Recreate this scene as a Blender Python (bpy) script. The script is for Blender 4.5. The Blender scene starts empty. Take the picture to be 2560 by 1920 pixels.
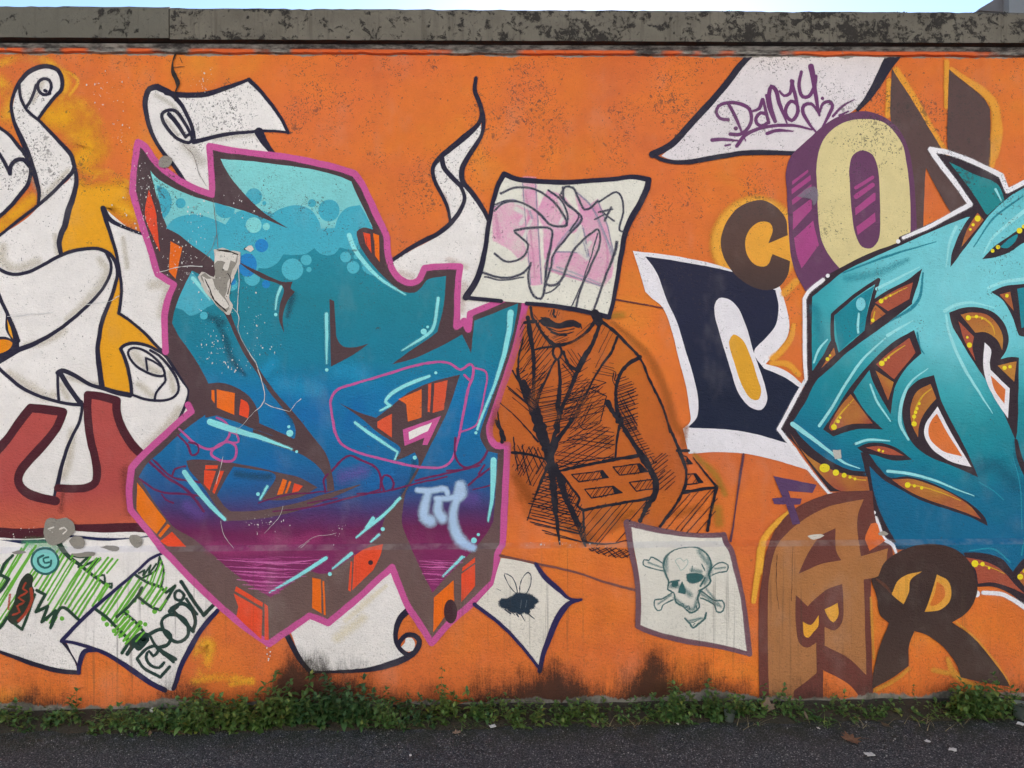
import bpy, bmesh, math, random
from mathutils import Vector, Matrix, noise
from mathutils.geometry import tessellate_polygon

# ------------------------------------------------------------------ camera
SC = bpy.context.scene
COL = SC.collection
FPX, PW, PH = 1882.0, 2560.0, 1920.0          # focal length and size of the photograph, in its pixels
EYE = Vector((0.0, -3.37, 1.45))
YAW, PITCH, ROLL = math.radians(1.15), math.radians(0.0), math.radians(0.27)
fwd = Vector((math.sin(YAW) * math.cos(PITCH), math.cos(YAW) * math.cos(PITCH), math.sin(PITCH)))
rgt0 = Vector((math.cos(YAW), -math.sin(YAW), 0.0))
up0 = rgt0.cross(fwd)
rgt = rgt0 * math.cos(ROLL) - up0 * math.sin(ROLL)
upv = up0 * math.cos(ROLL) + rgt0 * math.sin(ROLL)
cam_data = bpy.data.cameras.new('camera')
cam_data.sensor_fit = 'HORIZONTAL'
cam_data.sensor_width = 36.0
cam_data.lens = 36.0 * FPX / PW
cam_data.clip_start = 0.05
cam_data.clip_end = 3000.0
cam = bpy.data.objects.new('camera', cam_data)
COL.objects.link(cam)
m = Matrix((rgt, upv, -fwd)).transposed().to_4x4()
m.translation = EYE
cam.matrix_world = m
SC.camera = cam


def ray(px, py):
    d = fwd + rgt * ((px - PW / 2) / FPX) - upv * ((py - PH / 2) / FPX)
    return d.normalized()


# ------------------------------------------------------------------ sky, sun, exposure
sun_dir = ray(1492, 6)                          # the sun stands just over the coping
SUN_EL = math.asin(sun_dir.z)
SUN_AZ = math.atan2(sun_dir.x, sun_dir.y)       # clockwise from +Y
world = bpy.data.worlds.new('World')
SC.world = world
world.use_nodes = True
wn = world.node_tree
bg = wn.nodes['Background']
sky = wn.nodes.new('ShaderNodeTexSky')
sky.sky_type = 'NISHITA'
sky.sun_disc = False
sky.sun_elevation = SUN_EL
sky.sun_rotation = SUN_AZ
sky.air_density = 1.0
sky.dust_density = 0.15
sky.ozone_density = 2.2
wn.links.new(sky.outputs[0], bg.inputs[0])
bg.inputs[1].default_value = 0.07
sun_data = bpy.data.lights.new('sun', 'SUN')
sun_data.energy = 5.0
sun_data.angle = math.radians(0.5)
sun_data.color = (1.0, 0.94, 0.86)
sun = bpy.data.objects.new('sun', sun_data)
COL.objects.link(sun)
sun.rotation_euler = sun_dir.to_track_quat('Z', 'Y').to_euler()
sun.location = (2, 10, 12)
vs = SC.view_settings
vs.view_transform = 'Standard'
vs.look = 'None'
vs.gamma = 1.0
vs.exposure = 1.88
SC.cycles.transparent_max_bounces = 48
SC.cycles.max_bounces = 4
SC.cycles.diffuse_bounces = 2
SC.cycles.use_adaptive_sampling = True
SC.cycles.adaptive_threshold = 0.02
SC.cycles.use_denoising = True

# ------------------------------------------------------------------ helpers
TILES = {}
for r_, row in enumerate(('ABCD', 'EFGH', 'IJKL', 'MNOP')):
    for c_, ch in enumerate(row):
        TILES[ch] = ((0, 640, 1280, 1760)[c_], (0, 480, 960, 1320)[r_])
K = 2.765                                        # drawing units per photograph pixel
LEDGE_LO, LEDGE_HI, PLINTH = 0.719, 0.741, 0.028  # the lower wall stands 3 cm proud


def prof(z):
    if z <= LEDGE_LO:
        return -PLINTH
    if z >= LEDGE_HI:
        return 0.0
    return -PLINTH * (LEDGE_HI - z) / (LEDGE_HI - LEDGE_LO)


def wall_pt(px, py):
    d = ray(px, py)
    t = -EYE.y / d.y
    z = EYE.z + d.z * t
    if z < LEDGE_HI:
        for _ in range(2):
            t = (prof(z) - EYE.y) / d.y
            z = EYE.z + d.z * t
    return EYE.x + d.x * t, z


def ground_pt(px, py, z=0.0):
    d = ray(px, py)
    t = (z - EYE.z) / d.z
    return EYE + d * t


def zrow(py):
    return wall_pt(1280, py)[1]


def xcol(px, py=1500):
    return wall_pt(px, py)[0]


def parse(s):
    pts, tile = [], None
    for tok in s.split():
        if len(tok) == 1 and tok in TILES:
            tile = TILES[tok]
            continue
        corner = tok.endswith('*')
        a, b = tok.rstrip('*').split(',')
        pts.append((tile[0] + float(a) / K, tile[1] + float(b) / K, corner))
    return pts


def cr_segment(p, n_step):
    """open Catmull-Rom through p, resampled"""
    if len(p) == 2:
        a, b = p
        n = max(1, int(math.dist(a, b) / n_step))
        return [(a[0] + (b[0] - a[0]) * i / n, a[1] + (b[1] - a[1]) * i / n) for i in range(n + 1)]
    q = [(2 * p[0][0] - p[1][0], 2 * p[0][1] - p[1][1])] + list(p) + [(2 * p[-1][0] - p[-2][0], 2 * p[-1][1] - p[-2][1])]
    out = []
    for i in range(1, len(q) - 2):
        p0, p1, p2, p3 = q[i - 1], q[i], q[i + 1], q[i + 2]
        d1 = math.dist(p1, p2)
        n = max(2, int(d1 / n_step))
        ta = [0, 0]
        tb = [0, 0]
        for k in (0, 1):
            e0 = max(math.dist(p0, p1), 1e-3) ** .5
            e1 = max(d1, 1e-3) ** .5
            e2 = max(math.dist(p2, p3), 1e-3) ** .5
            ta[k] = ((p1[k] - p0[k]) / e0 - (p2[k] - p0[k]) / (e0 + e1) + (p2[k] - p1[k]) / e1) * e1
            tb[k] = ((p2[k] - p1[k]) / e1 - (p3[k] - p1[k]) / (e1 + e2) + (p3[k] - p2[k]) / e2) * e1
        for j in range(n):
            t = j / n
            h = (2 * t ** 3 - 3 * t * t + 1, t ** 3 - 2 * t * t + t, -2 * t ** 3 + 3 * t * t, t ** 3 - t * t)
            out.append(tuple(h[0] * p1[k] + h[1] * ta[k] + h[2] * p2[k] + h[3] * tb[k] for k in (0, 1)))
    out.append(tuple(p[-1][:2]))
    return out


def wob(pts, amp, seed):
    if amp <= 0:
        return pts
    out = []
    for x, y in pts:
        v = noise.noise_vector(Vector((x * .035, y * .035, seed))) * amp + noise.noise_vector(Vector((x * .16, y * .16, seed + 9))) * amp * .45
        out.append((x + v.x, y + v.y))
    return out


def runs(s, closed=False, step=7.0):
    """split a path at its corners -> list of smooth polylines"""
    p = parse(s) if isinstance(s, str) else s
    if closed:
        ci = [i for i, q in enumerate(p) if q[2]]
        if not ci:
            ext = p[-2:] + p + p[:3]
            seg = cr_segment([q[:2] for q in ext], step)
            # keep the part between the first and its repeat
            a, b = p[0][:2], p[0][:2]
            idx = [i for i, q in enumerate(seg) if math.dist(q, a) < 1e-6]
            return [seg[idx[0]:idx[-1] + 1]]
        p = p[ci[0]:] + p[:ci[0] + 1]
    res, cur = [], [p[0][:2]]
    for q in p[1:]:
        cur.append(q[:2])
        if q[2]:
            res.append(cr_segment(cur, step))
            cur = [q[:2]]
    if len(cur) > 1:
        res.append(cr_segment(cur, step))
    return res


LAYER = [0]
SEED = [0]


class MB:
    """flat paint mesh in photograph pixels, laid on the wall's face"""

    def __init__(self):
        self.v, self.f, self.a, self.o = [], [], [], []
        self.off = 0.0

    def vert(self, x, y, a=1.0):
        self.v.append((x, y))
        self.a.append(a)
        self.o.append(self.off)
        return len(self.v) - 1

    def fill(self, s, amp=.8):
        SEED[0] += 1
        loop = []
        for r in runs(s, True):
            loop += r[:-1]
        loop = wob(loop, amp, SEED[0])
        base = len(self.v)
        for x, y in loop:
            self.vert(x, y)
        tris = tessellate_polygon([[Vector((x, y, 0)) for x, y in loop]])
        for t in tris:
            self.f.append(tuple(base + i for i in t))
        return loop

    def feather(self, loop, d):
        n = len(loop)
        area = sum(loop[i][0] * loop[(i + 1) % n][1] - loop[(i + 1) % n][0] * loop[i][1] for i in range(n))
        sg = 1 if area > 0 else -1
        self.off += 4e-6
        base = len(self.v)
        for i in range(n):
            a, b = loop[i - 1], loop[(i + 1) % n]
            tx, ty = b[0] - a[0], b[1] - a[1]
            l = math.hypot(tx, ty) or 1
            self.vert(loop[i][0], loop[i][1], 1)
            self.vert(loop[i][0] + ty / l * d * sg, loop[i][1] - tx / l * d * sg, 0)
        for i in range(n):
            j = (i + 1) % n
            self.f.append((base + 2 * i, base + 2 * j, base + 2 * j + 1, base + 2 * i + 1))

    def disc(self, cx, cy, rx, ry=None, soft=0.0, rot=0.0, n=20):
        ry = ry or rx
        SEED[0] += 1
        c, s = math.cos(rot), math.sin(rot)
        k0 = self.vert(cx, cy)
        rings = [1.0] if soft <= 0 else [max(0.05, 1 - soft), 1.0]
        prev = None
        for ri, rr in enumerate(rings):
            al = 0.0 if (soft > 0 and ri == 1) else 1.0
            ids = []
            for i in range(n):
                t = 2 * math.pi * i / n
                w = 1 + .05 * noise.noise(Vector((math.cos(t), math.sin(t), SEED[0] * 1.7)))
                u, v = math.cos(t) * rx * rr * w, math.sin(t) * ry * rr * w
                ids.append(self.vert(cx + u * c - v * s, cy + u * s + v * c, al))
            for i in range(n):
                j = (i + 1) % n
                if prev is None:
                    self.f.append((k0, ids[i], ids[j]))
                else:
                    self.f.append((prev[i], ids[i], ids[j], prev[j]))
            prev = ids

    def stroke(self, s, w, soft=0.0, amp=.8, closed=False, rough=0.0, cap=True):
        SEED[0] += 1
        seed = SEED[0]
        rr = runs(s, closed)
        total = sum(len(r) - 1 for r in rr) or 1
        ws = [w, w] if not isinstance(w, (list, tuple)) else list(w)
        ws = [q / K for q in ws]
        done = 0

        def width(t):
            f = t * (len(ws) - 1)
            i = min(int(f), len(ws) - 2)
            return ws[i] + (ws[i + 1] - ws[i]) * (f - i)
        for r in rr:
            r = wob(r, amp, seed)
            q = [r[0]]
            for p in r[1:]:
                if math.dist(p, q[-1]) > .6:
                    q.append(p)
            if len(q) < 2:
                done += len(r) - 1
                continue
            secs = [(-1, 1.0), (1, 1.0)] if soft <= 0 else ([(-1, 0.), (-(1 - soft), 1.), (1 - soft, 1.), (1, 0.)] if soft < 1 else [(-1, 0.), (0, 1.), (1, 0.)])
            ns = len(secs)
            rows = []
            for i, (x, y) in enumerate(q):
                a, b = q[max(i - 1, 0)], q[min(i + 1, len(q) - 1)]
                tx, ty = b[0] - a[0], b[1] - a[1]
                l = math.hypot(tx, ty) or 1
                nx, ny = -ty / l, tx / l
                hw = width((done + i * (len(r) - 1) / max(1, len(q) - 1)) / total) / 2
                if rough:
                    hw *= 1 + rough * noise.noise(Vector((x * .12, y * .12, seed * 3.1)))
                hw *= 1 + .12 * noise.noise(Vector((x * .02, y * .02, seed * 1.3)))
                self.off += 2e-8
                rows.append([self.vert(x + nx * hw * k, y + ny * hw * k, al) for k, al in secs])
                if cap and i in (0, len(q) - 1):
                    sg = -1 if i == 0 else 1
                    c0 = self.vert(x, y, 1.0)
                    nn = 6
                    arc = []
                    for j in range(nn + 1):
                        t = math.pi * j / nn - math.pi / 2
                        ux, uy = math.cos(t) * sg, math.sin(t)
                        arc.append(self.vert(x + (tx / l * ux + nx * uy) * hw, y + (ty / l * ux + ny * uy) * hw, 0.0 if soft > 0 else 1.0))
                    if soft > 0 and soft < 1:
                        arc2 = []
                        for j in range(nn + 1):
                            t = math.pi * j / nn - math.pi / 2
                            ux, uy = math.cos(t) * sg * (1 - soft), math.sin(t) * (1 - soft)
                            arc2.append(self.vert(x + (tx / l * ux + nx * uy) * hw, y + (ty / l * ux + ny * uy) * hw, 1.0))
                        for j in range(nn):
                            self.f.append((arc2[j], arc[j], arc[j + 1], arc2[j + 1]))
                            self.f.append((c0, arc2[j], arc2[j + 1]))
                    else:
                        for j in range(nn):
                            self.f.append((c0, arc[j], arc[j + 1]))
            for i in range(len(rows) - 1):
                for k in range(ns - 1):
                    self.f.append((rows[i][k], rows[i + 1][k], rows[i + 1][k + 1], rows[i][k + 1]))
            done += len(r) - 1
            self.off += 6e-6

    def hatch(self, s, angle, spacing, w, jit=.25, soft=0.0, rough=.3, skip=0.0, rnd=None):
        rnd = rnd or random.Random(SEED[0] + 5)
        poly = []
        for r in runs(s, True):
            poly += r[:-1]
        a = math.radians(angle)
        dx, dy = math.cos(a), -math.sin(a)
        nx, ny = -dy, dx
        ds = [x * nx + y * ny for x, y in poly]
        d = min(ds) + spacing / K * .5
        while d < max(ds):
            dd = d + rnd.uniform(-jit, jit) * spacing / K
            hits = []
            for i in range(len(poly)):
                x0, y0 = poly[i - 1]
                x1, y1 = poly[i]
                s0, s1 = x0 * nx + y0 * ny - dd, x1 * nx + y1 * ny - dd
                if (s0 > 0) != (s1 > 0):
                    t = s0 / (s0 - s1)
                    hits.append((x0 + (x1 - x0) * t) * dx + (y0 + (y1 - y0) * t) * dy)
            hits.sort()
            for h0, h1 in zip(hits[0::2], hits[1::2]):
                if h1 - h0 < 4 or rnd.random() < skip:
                    continue
                l = h1 - h0
                h0 += rnd.uniform(-.03, .08) * l
                h1 += rnd.uniform(-.08, .03) * l
                tilt = rnd.uniform(-.03, .03) * l
                self.stroke([(h0 * dx + dd * nx, h0 * dy + dd * ny, False), (h1 * dx + (dd + tilt) * nx, h1 * dy + (dd + tilt) * ny, False)],
                            w * rnd.uniform(.75, 1.25), soft=soft, amp=.8, rough=rough)
            d += spacing / K


def link(name, me, mat, parent=None, label=None):
    ob = bpy.data.objects.new(name, me)
    COL.objects.link(ob)
    if mat is not None:
        me.materials.append(mat)
    if parent is not None:
        ob.parent = parent
    if label:
        ob['label'] = label
    return ob


def tag(o, label=None, cat=None, group=None, kind=None):
    if label:
        o['label'] = label
    if cat:
        o['category'] = cat
    if group:
        o['group'] = group
    if kind:
        o['kind'] = kind
    return o


CUR = [None]
WALL = bpy.data.objects.new('graffiti_wall', None)
COL.objects.link(WALL)
tag(WALL, 'long plastered wall covered in orange graffiti under a stained concrete coping', 'wall')


def put(mb, name, mat, part=False, label=None, kind=None):
    """turn a flat paint mesh into an object lying on the wall"""
    LAYER[0] += 1
    lay = 0.0004 + LAYER[0] * 0.00002
    bm = bmesh.new()
    al = bm.verts.layers.float.new('soft')
    of = bm.verts.layers.float.new('lift')
    vs_ = []
    zmin, zmax = 9, -9
    for (x, y), a, o in zip(mb.v, mb.a, mb.o):
        X, Z = wall_pt(x, y)
        zmin, zmax = min(zmin, Z), max(zmax, Z)
        q = bm.verts.new((X, 0, Z))
        q[al] = a
        q[of] = o
        vs_.append(q)
    for f in mb.f:
        if len(set(f)) < 3:
            continue
        try:
            bm.faces.new([vs_[i] for i in f])
        except ValueError:
            pass
    for zc in (LEDGE_LO, LEDGE_HI):
        if zmin < zc < zmax:
            bmesh.ops.bisect_plane(bm, geom=bm.verts[:] + bm.edges[:] + bm.faces[:], plane_co=(0, 0, zc), plane_no=(0, 0, 1), dist=1e-6)
    for q in bm.verts:
        q.co.y = prof(q.co.z) - lay - q[of]
    bm.normal_update()
    for f in bm.faces:
        if f.normal.y > 0:
            f.normal_flip()
    me = bpy.data.meshes.new(name)
    bm.to_mesh(me)
    bm.free()
    ob = link(name, me, mat, WALL if (part or CUR[0] is None) else CUR[0], label)
    if part:
        CUR[0] = ob
    if kind:
        ob['kind'] = kind
    return ob


def fill(name, s, mat, part=False, label=None, amp=.8, feather=0.0):
    b = MB()
    lp = b.fill(s, amp)
    if feather:
        b.feather(lp, feather / K)
    return put(b, name, mat, part, label)


OVERSPRAY = {'outline': .42, 'pink_outline': .5, 'white_edge': .4, 'gleam': .35, 'lettering': .3}


def strokes(name, lst, mat, soft=0.0, amp=.8, rough=0.0, part=False, label=None, closed=False):
    if name in OVERSPRAY and soft == 0 and mat.name in PAINT_HEX:
        # the thin mist of droplets that a spray can leaves beside its line
        sd = SEED[0]
        b = MB()
        for s, w in lst:
            ww = [q + 22 for q in w] if isinstance(w, (list, tuple)) else w + 22
            b.stroke(s, ww, .85, amp, closed, rough)
        put(b, 'overspray', paint(PAINT_HEX[mat.name], OVERSPRAY[name], .8))
        SEED[0] = sd
    b = MB()
    for s, w in lst:
        b.stroke(s, w, soft, amp, closed, rough)
    return put(b, name, mat, part, label)


def dots(name, tile, lst, mat, soft=0.0):
    b = MB()
    t = TILES[tile]
    for q in lst:
        b.disc(t[0] + q[0] / K, t[1] + q[1] / K, q[2] / K, (q[3] if len(q) > 3 else q[2]) / K, soft)
        b.off += 4e-6
    return put(b, name, mat)


# ------------------------------------------------------------------ materials
EXPO = 1.02                                       # photograph brightness -> paint reflectance


def lin(h):
    h = h.lstrip('#')
    out = []
    for i in (0, 2, 4):
        c = int(h[i:i + 2], 16) / 255
        out.append((c / 12.92 if c <= .04045 else ((c + .055) / 1.055) ** 2.4))
    return out


def refl(h):
    r, g, b = lin(h)
    y = .3 * r + .59 * g + .11 * b
    c = [max(.003, y + (v - y) * 1.07) for v in (r, g, b * 1.05)]
    return tuple(min(.9, v / EXPO) for v in c) + (1.0,)


class NT:
    def __init__(self, tree):
        self.t = tree

    def n(self, typ, **kw):
        nd = self.t.nodes.new(typ)
        for k, v in kw.items():
            if k == 'ins':
                for i, val in v.items():
                    if isinstance(val, bpy.types.NodeSocket):
                        self.t.links.new(val, nd.inputs[i])
                    else:
                        nd.inputs[i].default_value = val
            else:
                setattr(nd, k, v)
        return nd

    def math(self, op, a, b=None, c=None, clamp=False):
        nd = self.n('ShaderNodeMath', operation=op, use_clamp=clamp)
        for i, v in enumerate((a, b, c)):
            if v is None:
                continue
            if isinstance(v, bpy.types.NodeSocket):
                self.t.links.new(v, nd.inputs[i])
            else:
                nd.inputs[i].default_value = v
        return nd.outputs[0]

    def step(self, v, lo, hi):
        nd = self.n('ShaderNodeMapRange', interpolation_type='SMOOTHSTEP', ins={0: v, 1: lo, 2: hi, 3: 0.0, 4: 1.0})
        return nd.outputs[0]

    def noise(self, vec, scale, detail=2.0, rough=.5, dist=0.0):
        nd = self.n('ShaderNodeTexNoise', ins={'Scale': scale, 'Detail': detail, 'Roughness': rough, 'Distortion': dist})
        self.t.links.new(vec, nd.inputs['Vector'])
        return nd.outputs[0]

    def mix(self, fac, a, b, blend='MIX'):
        nd = self.n('ShaderNodeMix', data_type='RGBA', blend_type=blend)
        for i, v in ((0, fac), (6, a), (7, b)):
            if isinstance(v, bpy.types.NodeSocket):
                self.t.links.new(v, nd.inputs[i])
            else:
                nd.inputs[i].default_value = v
        return nd.outputs[2]

    def scalev(self, vec, s):
        nd = self.n('ShaderNodeVectorMath', operation='MULTIPLY', ins={0: vec, 1: s})
        return nd.outputs[0]

    def ramp(self, fac, stops, interp='LINEAR'):
        nd = self.n('ShaderNodeValToRGB', ins={0: fac})
        nd.color_ramp.interpolation = interp
        e = nd.color_ramp.elements
        e[0].position, e[0].color = stops[0]
        e[1].position, e[1].color = stops[-1]
        for p, c in stops[1:-1]:
            q = e.new(p)
            q.color = c
        return nd.outputs[0]


Z_TOPPAINT = None


def build_aged():
    g = bpy.data.node_groups.new('aged_paint', 'ShaderNodeTree')
    g.interface.new_socket('Color', in_out='INPUT', socket_type='NodeSocketColor')
    g.interface.new_socket('Color', in_out='OUTPUT', socket_type='NodeSocketColor')
    g.interface.new_socket('Normal', in_out='OUTPUT', socket_type='NodeSocketVector')
    g.interface.new_socket('Roughness', in_out='OUTPUT', socket_type='NodeSocketFloat')
    t = NT(g)
    gi = t.n('NodeGroupInput')
    go = t.n('NodeGroupOutput')
    geo = t.n('ShaderNodeNewGeometry')
    pos = geo.outputs['Position']
    sep = t.n('ShaderNodeSeparateXYZ', ins={0: pos})
    x, z = sep.outputs[0], sep.outputs[2]
    col = gi.outputs[0]
    # uneven cover of the paint
    n1 = t.noise(pos, 1.6, 2, .6)
    n2 = t.noise(pos, 14.0, 3, .65)
    v = t.math('MULTIPLY_ADD', n1, .26, .87)
    v = t.math('MULTIPLY_ADD', n2, .26, t.math('SUBTRACT', v, .13))
    n3 = t.noise(pos, 230.0, 1, .7)
    v = t.math('MULTIPLY_ADD', n3, .30, t.math('SUBTRACT', v, .15))
    vm = t.n('ShaderNodeCombineColor', ins={0: v, 1: v, 2: v}).outputs[0]
    col = t.mix(1.0, col, vm, 'MULTIPLY')
    # chalky fading
    fade = t.math('MULTIPLY', t.step(t.noise(t.scalev(pos, (1, 1, .6)), 5.5, 3, .7), .5, .8), .10)
    col = t.mix(fade, col, (.52, .48, .44, 1))
    # pits and little dark scars, mostly in the upper part
    hz = t.n('ShaderNodeMapRange', ins={0: z, 1: 1.3, 2: 2.45, 3: .22, 4: 1.0}).outputs[0]
    hz = t.math('MULTIPLY', hz, t.step(z, .60, 1.3))
    cl = t.step(t.noise(pos, 3.2, 2, .6), .40, .66)
    dens = t.math('MULTIPLY', hz, t.math('MULTIPLY_ADD', cl, .8, .2))
    pit = t.noise(pos, 62.0, 1.0, .55, 2.4)
    thr = t.math('MULTIPLY_ADD', dens, -.165, .745)
    pm = t.math('MULTIPLY', t.math('SUBTRACT', pit, thr), 22.0, clamp=True)
    pit2 = t.noise(pos, 26.0, 2.0, .6)
    pm2 = t.math('MULTIPLY', t.math('SUBTRACT', pit2, t.math('MULTIPLY_ADD', dens, -.15, .75)), 12.0, clamp=True)
    pm = t.math('MAXIMUM', pm, t.math('MULTIPLY', pm2, .75))
    col = t.mix(t.math('MULTIPLY', pm, .78), col, (.055, .046, .042, 1))
    # vertical run marks on the plinth
    sn = t.noise(t.scalev(pos, (60, 1, 1.3)), 1.0, 2, .6)
    sm = n1
    smk = t.math('MULTIPLY', t.step(sn, .56, .74), t.step(sm, .42, .6))
    smk = t.math('MULTIPLY', smk, t.math('SUBTRACT', 1.0, t.step(z, .60, .78)))
    col = t.mix(t.math('MULTIPLY', smk, .5), col, (.075, .05, .035, 1))
    # grime dust
    gd = t.math('MULTIPLY', t.math('SUBTRACT', 1.0, t.step(z, .1, .75)), t.step(t.noise(pos, 130, 1, .7), .54, .74))
    col = t.mix(t.math('MULTIPLY', gd, .35), col, (.06, .045, .03, 1))
    # pale dusty tint that brightens the ledge as skylight would, broken in places
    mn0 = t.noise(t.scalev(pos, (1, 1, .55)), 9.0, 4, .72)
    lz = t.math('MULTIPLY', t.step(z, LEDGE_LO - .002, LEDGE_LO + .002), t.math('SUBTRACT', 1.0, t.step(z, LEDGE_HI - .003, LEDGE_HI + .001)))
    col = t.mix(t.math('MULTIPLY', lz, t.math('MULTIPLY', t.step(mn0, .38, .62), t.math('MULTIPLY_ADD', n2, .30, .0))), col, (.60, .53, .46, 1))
    # black mould creeping up from the ground, its height by place along the wall
    X0, X1 = xcol(-60), xcol(2620)
    prf = [(-60, .07), (90, .12), (180, .05), (350, .04), (440, .15), (520, .06), (640, .07), (675, .17), (705, .30), (760, .22), (800, .24), (845, .18), (890, .14), (980, .07),
           (1130, .05), (1170, .15), (1260, .14), (1310, .17), (1375, .24), (1430, .13), (1500, .10), (1580, .22), (1610, .26), (1660, .20), (1760, .13), (1830, .11), (1880, .05), (2100, .04), (2330, .05), (2450, .06), (2620, .06)]
    xs = t.n('ShaderNodeMapRange', ins={0: x, 1: X0, 2: X1, 3: 0.0, 4: 1.0}).outputs[0]
    st = [((px + 60) / 2680.0, (h / .4, h / .4, h / .4, 1)) for px, h in prf]
    hh = t.math('MULTIPLY', t.ramp(xs, st), .4)
    mn = mn0
    mf = n3
    hair = t.noise(t.scalev(pos, (150, 1, 14)), 1.0, 2, .7)
    lev = t.math('ADD', t.math('MULTIPLY_ADD', t.math('SUBTRACT', mn, .5), .30, 0.0), t.math('MULTIPLY', t.math('SUBTRACT', mf, .5), .15))
    lev = t.math('ADD', lev, t.math('MULTIPLY', t.math('SUBTRACT', hair, .5), .13))
    d = t.math('SUBTRACT', t.math('ADD', hh, lev), z)
    mm = t.step(d, -.075, .10)
    mcol = t.mix(n2, (.007, .008, .009, 1), (.040, .027, .021, 1))
    col = t.mix(t.math('MULTIPLY', mm, .93), col, mcol)
    # bare concrete at the foot and at the head of the plaster
    bn = mn
    fl = t.noise(pos, 1.7, 2, .5)
    foot = t.math('ADD', t.math('MULTIPLY', t.math('SUBTRACT', bn, .5), .10), t.math('MULTIPLY_ADD', t.math('SUBTRACT', fl, .5), .13, .05))
    fm = t.step(t.math('SUBTRACT', foot, z), -.004, .006)
    conc = t.mix(n2, (.10, .09, .075, 1), (.36, .33, .28, 1))
    conc = t.mix(t.math('MULTIPLY', t.step(mn, .45, .62), .7), conc, (.06, .055, .04, 1))
    col = t.mix(fm, col, conc)
    ZT = zrow(141)
    hd = t.math('ADD', t.math('MULTIPLY', t.math('SUBTRACT', mn, .5), .05), ZT)
    tm = t.step(t.math('SUBTRACT', z, hd), -.002, .004)
    conc2 = t.mix(t.noise(t.scalev(pos, (1, 1, 3)), 24, 2, .7), (.07, .062, .058, 1), (.46, .43, .40, 1))
    col = t.mix(tm, col, conc2)
    g.links.new(col, go.inputs[0])
    # relief: float marks, grain, pits
    b1 = t.noise(t.scalev(pos, (1, 1, 2.2)), 55, 2, .6)
    b2 = t.noise(pos, 260, 0, .6)
    b3 = t.noise(pos, 6, 1, .5)
    h = t.math('ADD', t.math('MULTIPLY', b1, .55), t.math('MULTIPLY', b2, .25))
    h = t.math('ADD', h, t.math('MULTIPLY', b3, 2.2))
    bp = t.n('ShaderNodeBump', ins={'Strength': .85, 'Distance': .009, 'Height': h})
    g.links.new(bp.outputs[0], go.inputs[1])
    ro = t.math('MULTIPLY_ADD', n2, .22, .50)
    ro = t.math('ADD', ro, t.math('MULTIPLY', mm, .25), clamp=True)
    g.links.new(ro, go.inputs[2])
    return g


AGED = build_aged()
MATS = {}
PAINT_HEX = {}


def paint(color, soft=0.0, speckle=.45, ramp=None, key=None, cloud=0.0):
    """aged wall paint; soft = opacity of a sprayed, feathered mark (0: hard opaque paint)"""
    k = (key or color, soft, speckle, cloud)
    if k in MATS:
        return MATS[k]
    mt = bpy.data.materials.new('paint_' + (key or color.lstrip('#').lower()))
    mt.use_nodes = True
    nt = mt.node_tree
    t = NT(nt)
    bs = nt.nodes['Principled BSDF']
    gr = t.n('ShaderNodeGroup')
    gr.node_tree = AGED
    if ramp:
        nt.links.new(ramp(t), gr.inputs[0])
    else:
        gr.inputs[0].default_value = refl(color)
    nt.links.new(gr.outputs[0], bs.inputs['Base Color'])
    nt.links.new(gr.outputs[1], bs.inputs['Normal'])
    nt.links.new(gr.outputs[2], bs.inputs['Roughness'])
    bs.inputs['Specular IOR Level'].default_value = .22
    if soft > 0:
        # sprayed paint is a cloud of fine droplets: dense in the middle of the mark, thinning out to its rim
        at = t.n('ShaderNodeAttribute', attribute_name='soft')
        geo = t.n('ShaderNodeNewGeometry')
        a = t.step(at.outputs['Fac'], 0.0, 1.0)
        if cloud:
            a = t.math('MULTIPLY', a, t.step(t.noise(geo.outputs['Position'], 7.0, 3, .6), .5 - cloud, .5 + cloud * .4))
        if speckle:
            cs = t.noise(geo.outputs['Position'], 330.0, 1, .6)
            edge = t.math('MULTIPLY', t.math('MULTIPLY', a, t.math('SUBTRACT', 1.0, a)), 4.0)
            a = t.math('ADD', a, t.math('MULTIPLY', t.math('MULTIPLY', t.math('SUBTRACT', cs, .5), speckle * 2.2), edge), clamp=True)
        a = t.math('MULTIPLY', a, soft)
        cell = t.n('ShaderNodeVectorMath', operation='FLOOR', ins={0: t.scalev(geo.outputs['Position'], (1500, 0, 1500))}).outputs[0]
        wn_ = t.n('ShaderNodeTexWhiteNoise', noise_dimensions='3D', ins={0: cell}).outputs[0]
        a = t.math('LESS_THAN', wn_, a)
        nt.links.new(a, bs.inputs['Alpha'])
    MATS[k] = mt
    if color:
        PAINT_HEX[mt.name] = color
    return mt


def zramp(stops, wav=.03):
    """colours by height on the wall: stops are (photo row, colour)"""
    def f(t):
        geo = t.n('ShaderNodeNewGeometry')
        sep = t.n('ShaderNodeSeparateXYZ', ins={0: geo.outputs['Position']})
        z = sep.outputs[2]
        n = t.noise(geo.outputs['Position'], 3.0, 3, .6)
        z = t.math('ADD', z, t.math('MULTIPLY', t.math('SUBTRACT', n, .5), wav * 2))
        zs = [(zrow(r), refl(c)) for r, c in stops]
        zs.sort()
        lo, hi = zs[0][0], zs[-1][0]
        fac = t.n('ShaderNodeMapRange', ins={0: z, 1: lo, 2: hi, 3: 0., 4: 1.}).outputs[0]
        return t.ramp(fac, [((a - lo) / (hi - lo), c) for a, c in zs])
    return f


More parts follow.
